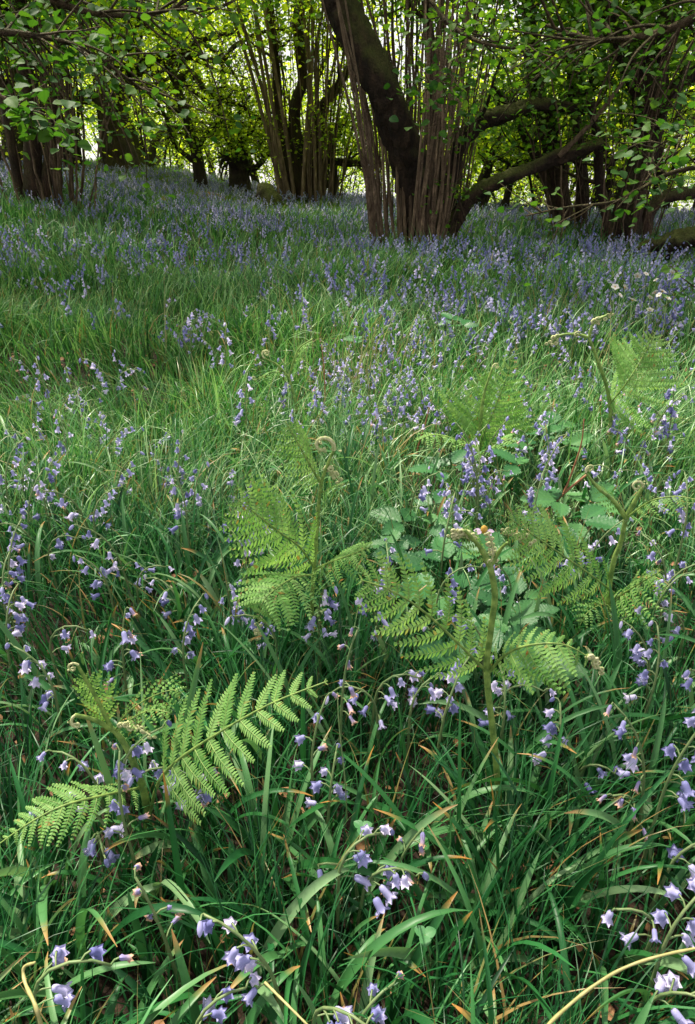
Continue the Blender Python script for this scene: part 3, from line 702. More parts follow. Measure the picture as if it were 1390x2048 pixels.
bud_row(t, [at(250,1448,y-.03), at(275,1455,y-.04), at(300,1470,y-.05)], 6, .0065, 36)
frond(t, [at(282,1575,y), at(210,1590,y-.05), at(130,1610,y-.08), at(60,1645,y-.1), at(-5,1690,y-.12)], .060, (.05,-.55,.85), 16, 14, .06, .35, 68, seed=37)
frond(t, [at(297,1640,y), at(315,1570,y-.01), at(350,1525,y-.02), at(430,1470,y-.03), at(540,1408,y-.03), at(655,1362,y-.02)], .098, (-.05,-.66,.75), 13, 21, .30, .12, 70, seed=38, rad=.0028,
      prof=lambda u: (.95-.05*abs(u-.4))*(1-max(0, (u-.3)/.7)**1.7)+.03)
# F5 upright lacy frond
t, y, b = fern('tall lacy triangular bracken fern standing upright beyond the brambles', 955, 935)
stalk(t, [b, at(960,860,y), at(968,790,y), at(985,735,y)], .007, .003)
frond(t, [at(955,900,y), at(975,850,y), at(1000,790,y), at(1030,705,y)], .25, (.1,-.85,.7), 19, 30, .05, .22, 76, asym=(.9,.75), seed=40, rad=.0026, lw=.085, prof=lambda u: (1.02-u)**.9)
frond(t, [at(950,890,y), at(920,880,y-.1), at(870,870,y-.2), at(835,880,y-.25)], .1, (0,-.5,.85), 12, 12, .05, .5, seed=41)
frond(t, [at(958,905,y-.02), at(990,890,y-.1), at(1030,875,y-.1)], .11, (0,-.6,.8), 10, 12, .05, .4, seed=46)
crozier(t, at(985,735,y), (-.3,0,1), .013, 1.2, 42)
# F6 far right
t, y, b = fern('far right bracken fern with a bare forked curling top and lacy side frond', 1218, 965)
stalk(t, [b, at(1222,880,y), at(1217,790,y), at(1195,720,y), at(1178,675,y)], .0062, .004)
stalk(t, [at(1178,675,y), at(1150,668,y), at(1118,672,y), at(1102,690,y)], .0045, .0025, name='side_shoot')
stalk(t, [at(1178,675,y), at(1188,645,y), at(1218,628,y)], .0045, .0025, name='side_shoot')
bud_row(t, [at(1118,672,y), at(1100,688,y)], 4, .009, 43); bud_row(t, [at(1190,643,y), at(1220,628,y)], 5, .010, 44); crozier(t, at(1160,665,y), (-.4,0,.6), .012, 1.2, 48)
frond(t, [at(1218,810,y), at(1250,770,y-.05), at(1285,715,y-.05), at(1310,665,y-.05)], .20, (-.1,-.8,.6), 17, 26, .05, .3, 72, seed=45, rad=.0026, lw=.09, prof=lambda u: (1.02-u)**.9)
# F7 small centre-left
t, y, b = fern('slender bracken fern left of centre with a forked top and thin curling arms', 597, 905)
stalk(t, [b, at(597,850,y), at(590,800,y), at(578,755,y)], .0052, .0036)
stalk(t, [at(578,755,y), at(555,730,y), at(530,717,y)], .004, .0025, name='side_shoot')
stalk(t, [at(578,755,y), at(588,720,y), at(600,695,y), at(625,678,y)], .0038, .002, name='side_shoot')
crozier(t, at(530,717,y), (-1,0,.3), .018, 1.3, 50); crozier(t, at(513,758,y), (-.2,0,-.5), .010, 1.2, 51)
frond(t, [at(575,750,y), at(545,745,y-.02), at(513,758,y-.03)], .05, (0,-.6,.8), 9, 8, .1, .9, seed=52, rad=.0012)
frond(t, [at(582,735,y), at(600,700,y-.02), at(628,680,y-.03)], .05, (0,-.6,.8), 9, 8, .1, .9, seed=53, rad=.0012)

# ------------------------------------------------------------------ brambles
def broad_leaf(nu=14, nw=5, serr=.06, pleat=.03, wmax=.36, heart=0.):
    """unit leaf along +y, normal +z; toothed edge and pleated veins"""
    vv, aa, f = [], [], []
    for i in range(nu+1):
        u = i/nu; w = wmax*(math.sin(PI*min(1, u**.72))**.8)*(1-.15*u); w = max(w, .004)*(1+(serr*(1 if i % 2 else -1) if 0 < i < nu else 0))
        for j in range(-nw, nw+1):
            s = j/nw; x = s*w
            vv.append((x, u-heart*abs(s)*(1-u)*.15+abs(s)*.06*(1 if 0 < i < nu else 0), .10*abs(s)*w*2+pleat*math.sin((u*7-abs(s)*2.2)*PI*2)*abs(s)*.5-.14*(u-.45)**2))
            aa.append((.5, 1-abs(s) if abs(s) > .15 else 0, .5))
    k = 2*nw+1
    for i in range(nu):
        for j in range(2*nw): f.append((i*k+j, i*k+j+1, (i+1)*k+j+1, (i+1)*k+j))
    return np.array(vv), np.array(f), np.zeros((0, 3), int), np.array(aa)
BR = broad_leaf(36, 5, .05, .07, .35)
def bramble_spray(t, p, az, size, seed, g):
    d0 = np.array([math.cos(az), math.sin(az), .25]); up = np.array([0, -.25, 1])
    for (ang, s) in ((0, 1), (75, .82), (-75, .82)):
        c, s_ = math.cos(R(ang)), math.sin(R(ang)); d = np.array([d0[0]*c-d0[1]*s_, d0[0]*s_+d0[1]*c, d0[2]*c-.1+g.normal(0, .12)])
        Mx = basis(d[None], (up+g.normal(0, .18, 3))[None])*size*s
        acc = Acc(); replicate(acc, *BR, Mx, (p+d*.008)[None], np.array([[g.uniform(), g.uniform()]])); part(t, 'leaf', acc, M['bramble'])
brs = [('bramble with pointed dark green leaves between the central and tallest ferns', [(810,1045,150,.085),(860,1050,10,.07),(870,1010,60,.07),(820,1100,200,.08),(790,1090,100,.07)], (840,1130)),
 ('bramble with a fan of broad veined leaves behind the tallest fern', [(870,1180,200,.09),(900,1120,100,.085),(930,1180,20,.085),(965,1105,60,.085),(860,1140,160,.08),(1000,1130,10,.08)], (900,1240)),
 ('large leaved bramble below the red brown cane', [(1120,1000,180,.09),(1160,1040,-40,.10),(1180,1005,40,.09),(1105,1050,230,.08)], (1140,1110)),
 ('bramble with a big shaded leaf under the tallest fern fork', [(1000,1310,30,.10),(1030,1270,60,.085),(1060,1330,-30,.085),(930,1330,170,.075)], (1000,1400)),
 ('small nettle like bramble sprig left of the red cane', [(1040,1195,90,.06),(1000,1215,150,.055),(1050,1230,0,.055),(990,1250,230,.06)], (1020,1290)),
 ('pale leaved bramble far back beside the upright lacy frond', [(1080,870,30,.09),(1110,850,90,.09),(1060,890,160,.085)], (1085,930)),
 ('bramble leaves showing in the drift right of centre, the farthest of all', [(930,660,60,.08),(905,640,120,.08),(730,835,180,.07)], (915,720)),
 ('low bramble leaves in the dark grass behind the forked right fern', [(1135,890,20,.08),(1040,930,150,.085),(880,940,190,.08),(905,930,60,.075)], (1010,990))]
g = np.random.default_rng(9)
for lab, sprays, (bx, by) in brs:
    b = atz(bx, by, 0); t = thing('bramble', lab, 'bramble', b, 'brambles among the ferns')
    for k, (px, py, az, s) in enumerate(sprays):
        p = atz(px, py, .13 if py > 800 else .22); p[1] = max(p[1], b[1]-.25)
        acc = Acc(); mid = (b+p)/2+[0, 0, .03]; tube(acc, catmull([b, mid, p], 10), .0013, 5); part(t, 'stem', acc, M['cane'] if k % 2 else M['stem'])
        bramble_spray(t, p, R(az), s, k, g)
yb = atz(1090, 1075, 0)[1]
t = thing('bramble_cane', 'bare red brown forked bramble cane leaning right', 'cane', atz(1070, 1060, 0))
acc = Acc(); tube(acc, catmull([at(1070,1060,yb), at(1085,1030,yb), at(1130,985,yb), at(1175,948,yb)], 16), np.linspace(.0042, .0028, 16), 7, rough=.05); part(t, 'cane', acc, M['cane'])
acc = Acc(); tube(acc, catmull([at(1128,985,yb), at(1140,955,yb), at(1162,890,yb), at(1168,838,yb)], 16), np.linspace(.0028, .0012, 16), 6, rough=.05); part(t, 'twig', acc, M['cane'])
for lab, pts in (('thin reddish cane rising between the bluebells left of centre', [(645,850),(650,800),(648,740),(643,690)]), ('thin pinkish cane leaning among bluebells behind the centre', [(835,900),(850,850),(862,800)])):
    p0 = atz(pts[0][0], pts[0][1]+40, 0); acc = Acc(); tube(acc, catmull([p0]+[at(a_, b_, p0[1]) for a_, b_ in pts], 14), np.linspace(.0035, .0015, 14), 6)
    o = link('bramble_cane', acc.mesh('bramble_cane', M['cane'])); tag(o, lab, 'cane')
# fallen stalks
y0 = .36
for lab, pts, r, mt in (('long pale fallen flower stalk curving across the bottom right corner', [(1075,2075,.30),(1110,2036,.315),(1176,1980,.335),(1244,1938,.345),(1319,1912,.35),(1410,1893,.355)], .0036, 'dead_stem'),
                    ('thick bent pale stalk at the bottom left edge', [(85,2060,.30),(70,2010,.31),(50,1965,.33),(48,1935,.34),(70,1925,.34)], .0040, 'dead_stem'),
                    ('bare yellowish stalk leaning from the arching bluebell to the bottom edge', [(530,1965,.36),(570,2005,.34),(620,2055,.32)], .0030, 'dead_stem'),
                    ('bare purplish stem of a spent bluebell standing at centre', [(694,1640,.62),(690,1560,.63),(678,1450,.66),(675,1385,.68)], .0022, 'stem')):
    acc = Acc(); tube(acc, catmull([at(*q) for q in pts], 30), np.linspace(r*.45, r*.32, 30)*(1+.12*np.sin(np.linspace(0, 37, 30))), 8); tag(link('flower_stalk', acc.mesh('flower_stalk', M[mt])), lab, 'stalk')
# decaying yellow flower, white flowers, clover
p = at(968, 1060, atz(1003, 1655, 0)[1]+.03)
t = thing('flower', 'fading yellow centred flower caught at the tip of the tallest fern', 'flower', p)
acc = Acc(); aa = np.linspace(0, 2*PI, 9); ball = np.array([[0, 0, -.004], [0, 0, 0], [0, 0, .004], [0, 0, .006]])+p; tube(acc, ball, [.0025, .0042, .0034, .0012], 9, rough=.1); part(t, 'flower_centre', acc, M['yellow'])
for k in range(5):
    a_ = k*1.3; d = np.array([math.cos(a_), math.sin(a_)*.5, -.2]); acc = Acc(); replicate(acc, lv*np.array([.8, 1, 1]), l4, np.zeros((0, 3), int), np.full((6, 3), .5), basis(d[None], np.array([[0, -.4, 1.]]))*.007, (p+d*.004)[None]); part(t, 'petal', acc, M['bell_old'])
g = np.random.default_rng(77)
acc = Acc()
for k in range(5):
    a_ = k*2*PI/5; replicate(acc, lv*np.array([1.1, 1, 1]), l4, np.zeros((0, 3), int), np.full((6, 3), .5), basis(np.array([[math.cos(a_), math.sin(a_), .15]]), np.array([[0, 0, 1.]]))*.011, np.array([[0, 0, .0]]))
petals = acc.mesh('petals', M['white'])
acc = Acc(); tube(acc, np.array([[0, 0, -.30], [.01, 0, -.15], [0, 0, -.005]]), .0016, 4); stem_me = acc.mesh('stem', M['stem'])
acc = Acc(); tube(acc, np.array([[0, 0, -.002], [0, 0, .003]]), [.003, .002], 6); cen_me = acc.mesh('flower_centre', M['yellow'])
for k, (px, py) in enumerate([(1275,552),(1292,548),(1310,585),(1318,590),(1325,583),(1335,596),(1300,595),(1240,590),(1265,600),(1230,574),(1300,620),(1345,545),(1312,560),(1250,575),(1287,575)]):
    p = atz(px, py, .31); q = p.copy(); t = thing('white_flower', 'small white flower standing above the bluebells near the mossy fallen trunk', 'flower', (q[0], q[1], q[2]), 'white flowers near the fallen trunk')
    s = 1.0+g.uniform()*.7; 
    link('stem', stem_me, t); o = link('petals', petals, t); o.rotation_euler = (g.uniform(.3, 1.), g.normal(0, .3), g.uniform(0, 6)); o.scale = (s, s, s); o2 = link('flower_centre', cen_me, t); o2.rotation_euler = o.rotation_euler; o2.scale = (s, s, s)
for lab, px, py in (('three leaved clover left of the bottom centre bells', 725, 1655), ('clover leaf in the turf at the bottom centre', 850, 1870)):
    p = atz(px, py, .12); t = thing('clover', lab, 'clover', (p[0], p[1], float(gz(p[0], p[1]))))
    acc = Acc(); b0 = np.array(t.location); tube(acc, catmull([b0, (b0+p)/2+[.01, 0, 0], p], 8), .0008, 4); part(t, 'stem', acc, M['stem'])
    for k in range(3):
        a_ = k*2.1+.4; acc = Acc(); replicate(acc, *broad_leaf(6, 3, 0, 0, .5), basis(np.array([[math.cos(a_), math.sin(a_), .1]]), np.array([[0, 0, 1.]]))*.014, p[None]); part(t, 'leaf', acc, M['clover'])

# ------------------------------------------------------------------ trees
HZ_NEAR = broad_leaf(9, 3, .07, .03, .46, .5)
fv = np.array([[0, 0, 0], [.38, .28, .09], [.42, .62, .10], [0, 1.02, -.06], [-.42, .62, .10], [-.38, .28, .09], [0, .5, 0.]])
HZ_FAR = (fv, np.array([[0, 1, 2, 6], [6, 2, 3, 4], [0, 6, 4, 5]]), np.zeros((0, 3), int), np.array([[.5, .3, .5], [.5, .6, .5], [.5, .6, .5], [.5, 1, .5], [.5, .6, .5], [.5, .6, .5], [.5, 0, .5]]))
def leaves_at(acc, pts, size, tmpl, g, tilt=.55, dirs=None):
    pts = np.asarray(pts); n = len(pts)
    az = g.uniform(0, 6.28, n); d = np.stack([np.cos(az), np.sin(az), g.normal(-.3, .3, n)], 1)
    if dirs is not None: d = d*.6+dirs
    nr = g.normal(0, tilt, (n, 3))+[0, -.12, 1]
    s = size*g.uniform(.6, 1.15, n)
    replicate(acc, *tmpl, basis(d, nr)*s[:, None, None], pts, np.stack([g.uniform(size=n), g.uniform(size=n)], 1))
def crook(p, d, L, r, g, n=14, wob=.35, up=0., r1=.45):
    P = [np.array(p, float)]; d = np.array(d, float); d /= np.linalg.norm(d); w = np.zeros(3)
    for k in range(n-1):
        w = w*.6+g.normal(0, wob, 3)*.5; d = d+w*.45+np.array([0, 0, up]); d /= np.linalg.norm(d); P.append(P[-1]+d*L/(n-1))
    return np.array(P), np.linspace(r, r*r1, n)
def branch_out(acc, P, rad, g, nb, L, depth, tips, wob=.4, sides=6, up=.04, lo=.25):
    T = np.gradient(P, axis=0)
    for k in range(nb):
        i = int(g.uniform(lo, .98)*(len(P)-1)); t = T[i]/np.linalg.norm(T[i]); s = g.normal(0, 1, 3); s -= t*np.dot(s, t); s /= np.linalg.norm(s)
        d = t*g.uniform(.2, .8)+s; l = L*g.uniform(.5, 1.2); r = rad[i]*g.uniform(.3, .6)
        Q, q = crook(P[i], d, l, max(r, .006), g, 10, wob, up, .35)
        tube(acc, Q, q, max(4, sides-1), rough=.06, rg=g)
        if depth > 0: branch_out(acc, Q, q, g, max(2, nb-1), L*.55, depth-1, tips, wob, sides-1, up)
        else: tips.extend([Q[5], Q[7], Q[-1]])
        if depth > 0: tips.append(Q[-1])
def crown_leaves(tips, n, size, g, spread=.28, tmpl=HZ_FAR, top=None):
    tips = np.array(tips); k = g.integers(len(tips), size=n); off = g.normal(0, 1, (n, 3))*[spread, spread, spread*.42]
    p = tips[k]+off
    acc = Acc(); leaves_at(acc, p, size, tmpl, g)
    if top is not None:                     # canopy leaves added above the frame to shade the ground
        m = top[3]; a_ = g.uniform(0, 6.28, m); q = top[2]*np.sqrt(g.uniform(size=m)); h = g.uniform(2.6, 5.6, m)
        cl = np.sin(q*3+a_*2)*.5
        leaves_at(acc, np.stack([top[0]+q*np.cos(a_), top[1]+q*np.sin(a_), h+cl*.4], 1), .10, tmpl, g)
    return acc
def rods(t, base, n, rb, g, ztop=4.5, lean=.12, rr=(.010, .024), lead=None, matset=('rod', 'rod_dark'), tips=None, yshape=1., rsq=.65):
    for k in range(n):
        a_ = g.uniform(0, 6.28); q = rb*math.sqrt(g.uniform()); bx, by = q*math.cos(a_), q*math.sin(a_)*yshape
        z0 = float(gz(base[0]+bx, base[1]+by))-.03; H = ztop*g.uniform(.7, 1.1)
        tx = bx*(1+g.uniform(.8, 2.2))*lean/.12+g.normal(0, .22); ty = by*(1+g.uniform(.5, 1.8))+g.normal(0, .2)
        if lead is not None: tx += lead[0]*g.uniform(0, 1); ty += lead[1]*g.uniform(0, 1)
        P = np.array([[base[0]+bx, base[1]+by, z0], [base[0]+bx+(tx-bx)*.22+g.normal(0, .03), base[1]+by+(ty-by)*.22, z0+H*.27], [base[0]+bx+(tx-bx)*.55+g.normal(0, .06), base[1]+by+(ty-by)*.55, z0+H*.6], [base[0]+tx, base[1]+ty, z0+H]])
        P = catmull(P, 18); P[1:-1] += g.normal(0, .008, (16, 3)); P[1:] += np.cumsum(g.normal(0, .009, (17, 3))*[1, 1, .2], 0); r = g.uniform(*rr)*(.45+.75*g.uniform()**1.5)
        acc = Acc(); tube(acc, P, np.linspace(r, r*.45, 18), 7, rough=.05, rg=g)
        part(t, 'stem', acc, M[matset[0] if g.uniform() < rsq else matset[1]])
        if tips is not None: tips.extend([P[13], P[15], P[17]])
def trunkpart(t, name, pts, rads, mat, n=30, sides=14, rough=.10, g=rng):
    P = catmull(pts, n); r = np.interp(np.linspace(0, 1, n), np.linspace(0, 1, len(rads)), rads)
    acc = Acc(); tube(acc, P, r, sides, rough=rough, rg=g); return P, r, acc

# --- main coppice
g = np.random.default_rng(31)
D = 7.6
b = at(830, 497, D); b[2] = float(gz(b[0], b[1]))
t = thing('hazel_coppice', 'big hazel coppice clump with a leaning mossy trunk amid a sheaf of pale rods', 'tree', b)
P, r, acc = trunkpart(t, 'trunk', [at(850,490,D-.1), at(838,420,D-.15), at(818,330,D-.25), at(792,245,D-.4), at(762,165,D-.5), at(715,80,D-.5), at(682,15,D-.5), at(655,-60,D-.5), at(620,-200,D-.3)], [.22, .18, .165, .16, .155, .14, .125, .11, .09], 'bark_moss', 70, 24, .16, g)
tp = []; branch_out(acc, P, r, g, 2, 1.0, 1, tp, lo=.88); part(t, 'trunk', acc, M['bark_moss'])
P, r, acc = trunkpart(t, 'limb', [at(880,500,D), at(898,440,D), at(905,350,D), at(920,290,D-.05), at(960,245,D-.1), at(1010,228,D-.1), at(1070,210,D), at(1135,215,D+.1), at(1170,222,D+.2)], [.10, .08, .07, .065, .072, .065, .06, .05, .035], 'bark_dark', 64, 16, .22, g)
branch_out(acc, P, r, g, 4, .8, 1, tp, lo=.45); part(t, 'limb', acc, M['bark_moss'])
P, r, acc = trunkpart(t, 'limb', [at(872,505,D-.1), at(905,450,D-.1), at(945,392,D-.15), at(1000,362,D-.2), at(1060,338,D-.2), at(1120,312,D-.2), at(1165,300,D-.2), at(1205,285,D-.2)], [.09, .07, .06, .072, .058, .065, .05, .04], 'bark_moss', 60, 16, .24, g)
part(t, 'limb', acc, M['bark_moss'])
P, r, acc = trunkpart(t, 'stem', [at(1118,312,D-.25), at(1150,280,D-.3), at(1200,225,D-.35), at(1258,148,D-.4), at(1300,90,D-.4)], [.028, .024, .020, .014, .009], 'rod', 20, 8, .05, g); part(t, 'stem', acc, M['rod'])
P, r, acc = trunkpart(t, 'limb', [at(870,495,D+.1), at(872,380,D+.15), at(868,250,D+.1), at(862,120,D+.1), at(850,-40,D+.1), at(850,-200,D)], [.10, .07, .055, .05, .045, .04], 'bark_dark', 30, 12, .12, g)
branch_out(acc, P, r, g, 4, .9, 1, tp, lo=.6); part(t, 'limb', acc, M['bark_dark'])
rods(t, b+[.02, -.08, 0], 60, .47, g, 4.2, .11, (.008, .017), tips=tp, yshape=.55, matset=('rod', 'rod_dark'), rsq=.6)
for (x0, x1, x2) in ((752,735,700),(760,738,706),(768,742,690),(775,760,716),(745,722,692),(850,870,880),(860,885,905),(800,790,770),(812,800,742),(790,765,728),(820,822,815),(835,836,850)):
    P, r, acc = trunkpart(t, 'stem', [at(x0,492,D-.3), at(x0*.6+x1*.4,400,D-.33), at(x1,250,D-.33), at(x2,30,D-.4), at(x2*2-x1,-180,D-.5)], [.018, .016, .013, .011, .009], 'rod', 22, 8, .05, g); P += 0; part(t, 'stem', acc, M['rod'])
tips_main = [p for p in tp if p[2] > 1.9]
for (x0, x1, x2, x3) in ((800,806,800,770),(815,818,825,835),(830,845,868,890),(845,858,862,880),(785,790,782,748),(858,880,905,935),(770,778,765,735),(840,838,852,862),(868,870,890,925),(878,895,900,912),(748,748,728,700),(756,756,742,722),(764,768,752,716),(772,784,780,760),(781,786,776,742),(790,800,796,782),(797,800,812,828),(806,816,822,826),(822,832,846,860),(836,850,858,852),(846,850,872,900),(853,866,870,862),(862,866,878,890),(872,884,884,880),(884,902,918,930),(744,738,716,684),(750,742,722,686),(764,750,733,690),(746,736,706,660)):
    if 750 < x2 < 838 or (735 < x2 and 668 < x3 < 748): continue
    P, r, acc = trunkpart(t, 'stem', [at(x0,496,D-.55), at(x1,390,D-.68), at(x2,240,D-.8), at(x3,60,D-.8), at(x3*2-x2,-120,D-.8)], [.016, .014, .012, .010, .007], 'rod', 22, 8, .06, g); P[1:] += np.cumsum(g.normal(0, .006, (21, 3)), 0); part(t, 'stem', acc, M['rod' if x0 % 2 == 0 else 'rod_dark'])
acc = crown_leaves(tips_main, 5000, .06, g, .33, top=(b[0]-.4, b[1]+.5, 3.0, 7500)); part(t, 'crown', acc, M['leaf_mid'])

def leafy_branch(t, pts, r0, nside, nleaf, size, g, tmpl=HZ_NEAR, mat='leaf_near', L=.35, spread=.07, bmat='rod_dark', name='branch', down=-.05):
    P = catmull(pts, 24); acc = Acc(); tube(acc, P, np.linspace(r0, r0*.25, 24), 7, rough=.05, rg=g); tw = []
    T = np.gradient(P, axis=0)
    for k in range(nside):
        i = int(g.uniform(.15, 1)*23); tt = T[i]/np.linalg.norm(T[i]); s = g.normal(0, 1, 3)*[1, 1, .45]; s -= tt*np.dot(s, tt); s /= np.linalg.norm(s)
        Q, q = crook(P[i], tt*.6+s, L*g.uniform(.4, 1.2), r0*.3, g, 9, .22, down, .3); tube(acc, Q, np.maximum(q, .0015), 4, rg=g); tw += [Q[j] for j in range(2, 9)]
    br = part(t, name, acc, M[bmat]); tw = np.array(tw); k = g.integers(len(tw), size=nleaf)
    p = tw[k]+g.normal(0, 1, (nleaf, 3))*[spread, spread, spread*.6]
    la = Acc(); leaves_at(la, p, size, tmpl, g, .5); o = link('foliage', la.mesh('foliage', M[mat], np.array(t.location)), br); return br
# low leafy shoots of the main clump
leafy_branch(t, [at(850,-30,5.2), at(880,30,5.0), at(940,75,4.8), at(1010,95,4.6), at(1080,90,4.5)], .018, 22, 330, .05, g, mat='leaf_mid', L=.5, spread=.09)
leafy_branch(t, [at(900,60,5.6), at(900,130,5.2), at(880,165,4.9), at(850,180,4.7)], .012, 12, 130, .055, g, mat='leaf_near', L=.3)
leafy_branch(t, [at(930,440,D-.3), at(915,380,D-.6), at(930,300,D-.8), at(900,220,D-1)], .012, 16, 150, .05, g, mat='leaf_mid', L=.4, spread=.1, tmpl=HZ_FAR)

# --- middle coppice
g = np.random.default_rng(32); D = 13.2
b = at(605, 405, D); b[2] = float(gz(b[0], b[1]))
t = thing('hazel_coppice', 'hazel coppice clump left of centre, sinuous dark stems above a stump of pale shoots', 'tree', b); tp = []
for nm, pts, rd in (('trunk', [(600,410),(598,350),(590,260),(592,205),(606,165),(602,120),(596,60),(600,-10),(610,-120)], [.26,.20,.11,.095,.09,.09,.085,.08,.06]),
    ('trunk', [(622,410),(620,340),(632,270),(640,225),(658,195),(682,165),(700,120),(705,40)], [.18,.14,.11,.09,.09,.07,.05,.03]),
    ('trunk', [(585,405),(575,330),(560,230),(550,120),(542,40),(535,-80)], [.14,.11,.085,.07,.06,.05]),
    ('limb', [(600,340),(640,322),(690,322),(740,326)], [.05,.05,.045,.03])):
    P, r, acc = trunkpart(t, nm, [at(x, y_, D) for x, y_ in pts], rd, 'bark_dark', 36, 12, .13, g); branch_out(acc, P, r, g, 3, .9, 1, tp, lo=.6); part(t, nm, acc, M['bark_dark'])
rods(t, b+[.1, -.1, 0], 56, .60, g, 4.6, .14, (.010, .021), tips=tp, yshape=.6, rsq=.7)
for (x0, x1, x2, x3) in ((575,548,505,462),(570,535,492,440),(580,555,528,500),(590,572,545,520),(560,545,520,505),(605,612,625,622),(640,640,632,655),(632,628,616,600)):
    P, r, acc = trunkpart(t, 'stem', [at(x0,402,D-.4), at(x1,270,D-.4), at(x2,110,D-.4), at(x3,-30,D-.4), at(x3*1.5-x2*.5,-140,D-.4)], [.034, .032, .028, .022, .016], 'rod', 22, 8, .05, g); part(t, 'stem', acc, M['rod'])
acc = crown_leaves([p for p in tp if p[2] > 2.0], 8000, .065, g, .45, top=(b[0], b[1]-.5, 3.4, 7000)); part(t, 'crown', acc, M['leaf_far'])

# --- big left tree
g = np.random.default_rng(33); D = 15.5
b = at(238, 352, D); b[2] = float(gz(b[0], b[1]))-.1
t = thing('old_tree', 'thick straight old tree trunk on the rise at left', 'tree', b); tp = []
P, r, acc = trunkpart(t, 'trunk', [b, at(238,325,D), at(228,250,D), at(222,170,D), at(222,80,D), at(228,0,D), at(235,-120,D)], [.56, .40, .29, .25, .24, .22, .18], 'bark_dark', 40, 22, .10, g)
branch_out(acc, P, r, g, 7, 2.4, 2, tp, lo=.45, wob=.5); part(t, 'trunk', acc, M['bark_dark'])
P, r, acc = trunkpart(t, 'limb', [at(222,200,D), at(190,196,D), at(150,190,D), at(110,170,D), at(60,120,D-.5)], [.13, .12, .11, .09, .05], 'bark_dark', 20, 10, .12, g); branch_out(acc, P, r, g, 4, 1.2, 1, tp); part(t, 'limb', acc, M['bark_dark'])
P, r, acc = trunkpart(t, 'limb', [at(225,170,D), at(265,150,D), at(300,120,D), at(345,110,D), at(400,80,D), at(470,60,D)], [.12, .11, .10, .10, .08, .05], 'bark_dark', 24, 10, .14, g); branch_out(acc, P, r, g, 6, 1.4, 1, tp); part(t, 'limb', acc, M['bark_dark'])
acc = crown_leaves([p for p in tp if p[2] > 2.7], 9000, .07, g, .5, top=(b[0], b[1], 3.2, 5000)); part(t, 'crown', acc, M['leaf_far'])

# --- left coppice
g = np.random.default_rng(34); D = 9.0
b = at(95, 400, D); b[2] = float(gz(b[0], b[1]))
t = thing('hazel_coppice', 'shadowy hazel coppice clump of straight stems at the left edge', 'tree', b); tp = []
for pts, rd in (([(68,402),(66,330),(62,240),(50,120),(40,-40)], [.12,.10,.09,.08,.06]), ([(90,400),(100,300),(115,180),(120,40),(130,-60)], [.07,.06,.06,.05,.04]), ([(40,395),(25,300),(5,180),(-30,40)], [.06,.055,.05,.04])):
    P, r, acc = trunkpart(t, 'trunk', [at(x, y_, D) for x, y_ in pts], rd, 'bark_dark', 30, 12, .1, g); branch_out(acc, P, r, g, 3, .8, 1, tp, lo=.5); part(t, 'trunk', acc, M['bark_dark'])
rods(t, b+[0, -.05, 0], 38, .62, g, 3.6, .12, (.011, .024), tips=tp, yshape=.7, matset=('rod', 'rod_dark'), rsq=.5)
acc = crown_leaves([p for p in tp if p[2] > 2.0], 4500, .06, g, .32, top=(b[0]-.3, b[1]-.1, 2.8, 6000)); part(t, 'crown', acc, M['leaf_mid'])

# --- right group
g = np.random.default_rng(35); D = 8.6
b = at(1120, 488, D); b[2] = float(gz(b[0], b[1]))
t = thing('hazel_coppice', 'twisted dark hazel behind the low mossy limb, right of the main clump', 'tree', b); tp = []
for pts, rd in (([(1140,490),(1128,430),(1112,340),(1098,270),(1078,210),(1068,150),(1060,60),(1050,-60)], [.15,.12,.10,.10,.09,.08,.07,.05]), ([(1120,485),(1105,400),(1085,340),(1060,290),(1030,240)], [.09,.07,.05,.05,.03]), ([(1150,490),(1165,400),(1160,300),(1150,220),(1140,120),(1160,0)], [.08,.07,.06,.05,.04,.04])):
    P, r, acc = trunkpart(t, 'trunk', [at(x, y_, D) for x, y_ in pts], rd, 'bark_dark', 30, 12, .14, g); branch_out(acc, P, r, g, 5, .8, 1, tp, lo=.35); part(t, 'trunk', acc, M['bark_dark'])
rods(t, b, 14, .4, g, 3., .12, (.008, .016), tips=tp, yshape=.7, rsq=.3)
acc = crown_leaves([p for p in tp if p[2] > .9], 5000, .058, g, .33, top=(b[0]+.5, b[1]+1.5, 2.4, 4000)); part(t, 'crown', acc, M['leaf_mid'])

g = np.random.default_rng(36); D = 7.6
b = at(1270, 510, D); b[2] = float(gz(b[0], b[1]))
t = thing('hazel_coppice', 'large dark hazel at the right edge, trunk forking into four near the top', 'tree', b); tp = []
for pts, rd in (([(1262,515),(1255,450),(1268,380),(1290,300),(1300,230),(1290,170),(1255,115),(1225,60),(1212,-20),(1200,-120)], [.17,.14,.12,.12,.15,.15,.12,.10,.09,.07]),
    ([(1300,220),(1315,150),(1322,80),(1345,0),(1360,-90)], [.12,.09,.085,.075,.06]), ([(1292,180),(1290,110),(1272,40),(1268,-60)], [.08,.06,.05,.04]),
    ([(1310,230),(1345,180),(1395,140),(1450,90)], [.09,.07,.06,.04]), ([(1285,500),(1292,430),(1330,395),(1400,385),(1450,380)], [.09,.08,.07,.06,.04]), ([(1230,512),(1215,440),(1200,360),(1195,280),(1180,200)], [.07,.05,.045,.04,.03])):
    P, r, acc = trunkpart(t, 'trunk', [at(x, y_, D) for x, y_ in pts], rd, 'bark_dark', 30, 14, .13, g); branch_out(acc, P, r, g, 4, .7, 1, tp, lo=.35); part(t, 'trunk', acc, M['bark_dark'])
rods(t, b+[-.2, 0, 0], 26, .75, g, 2.6, .1, (.007, .014), tips=tp, yshape=.5, rsq=.35)
acc = crown_leaves([p for p in tp if p[2] > 1.], 5200, .058, g, .36, top=(b[0]+.8, b[1]+.6, 2.6, 4500)); part(t, 'crown', acc, M['leaf_mid'])

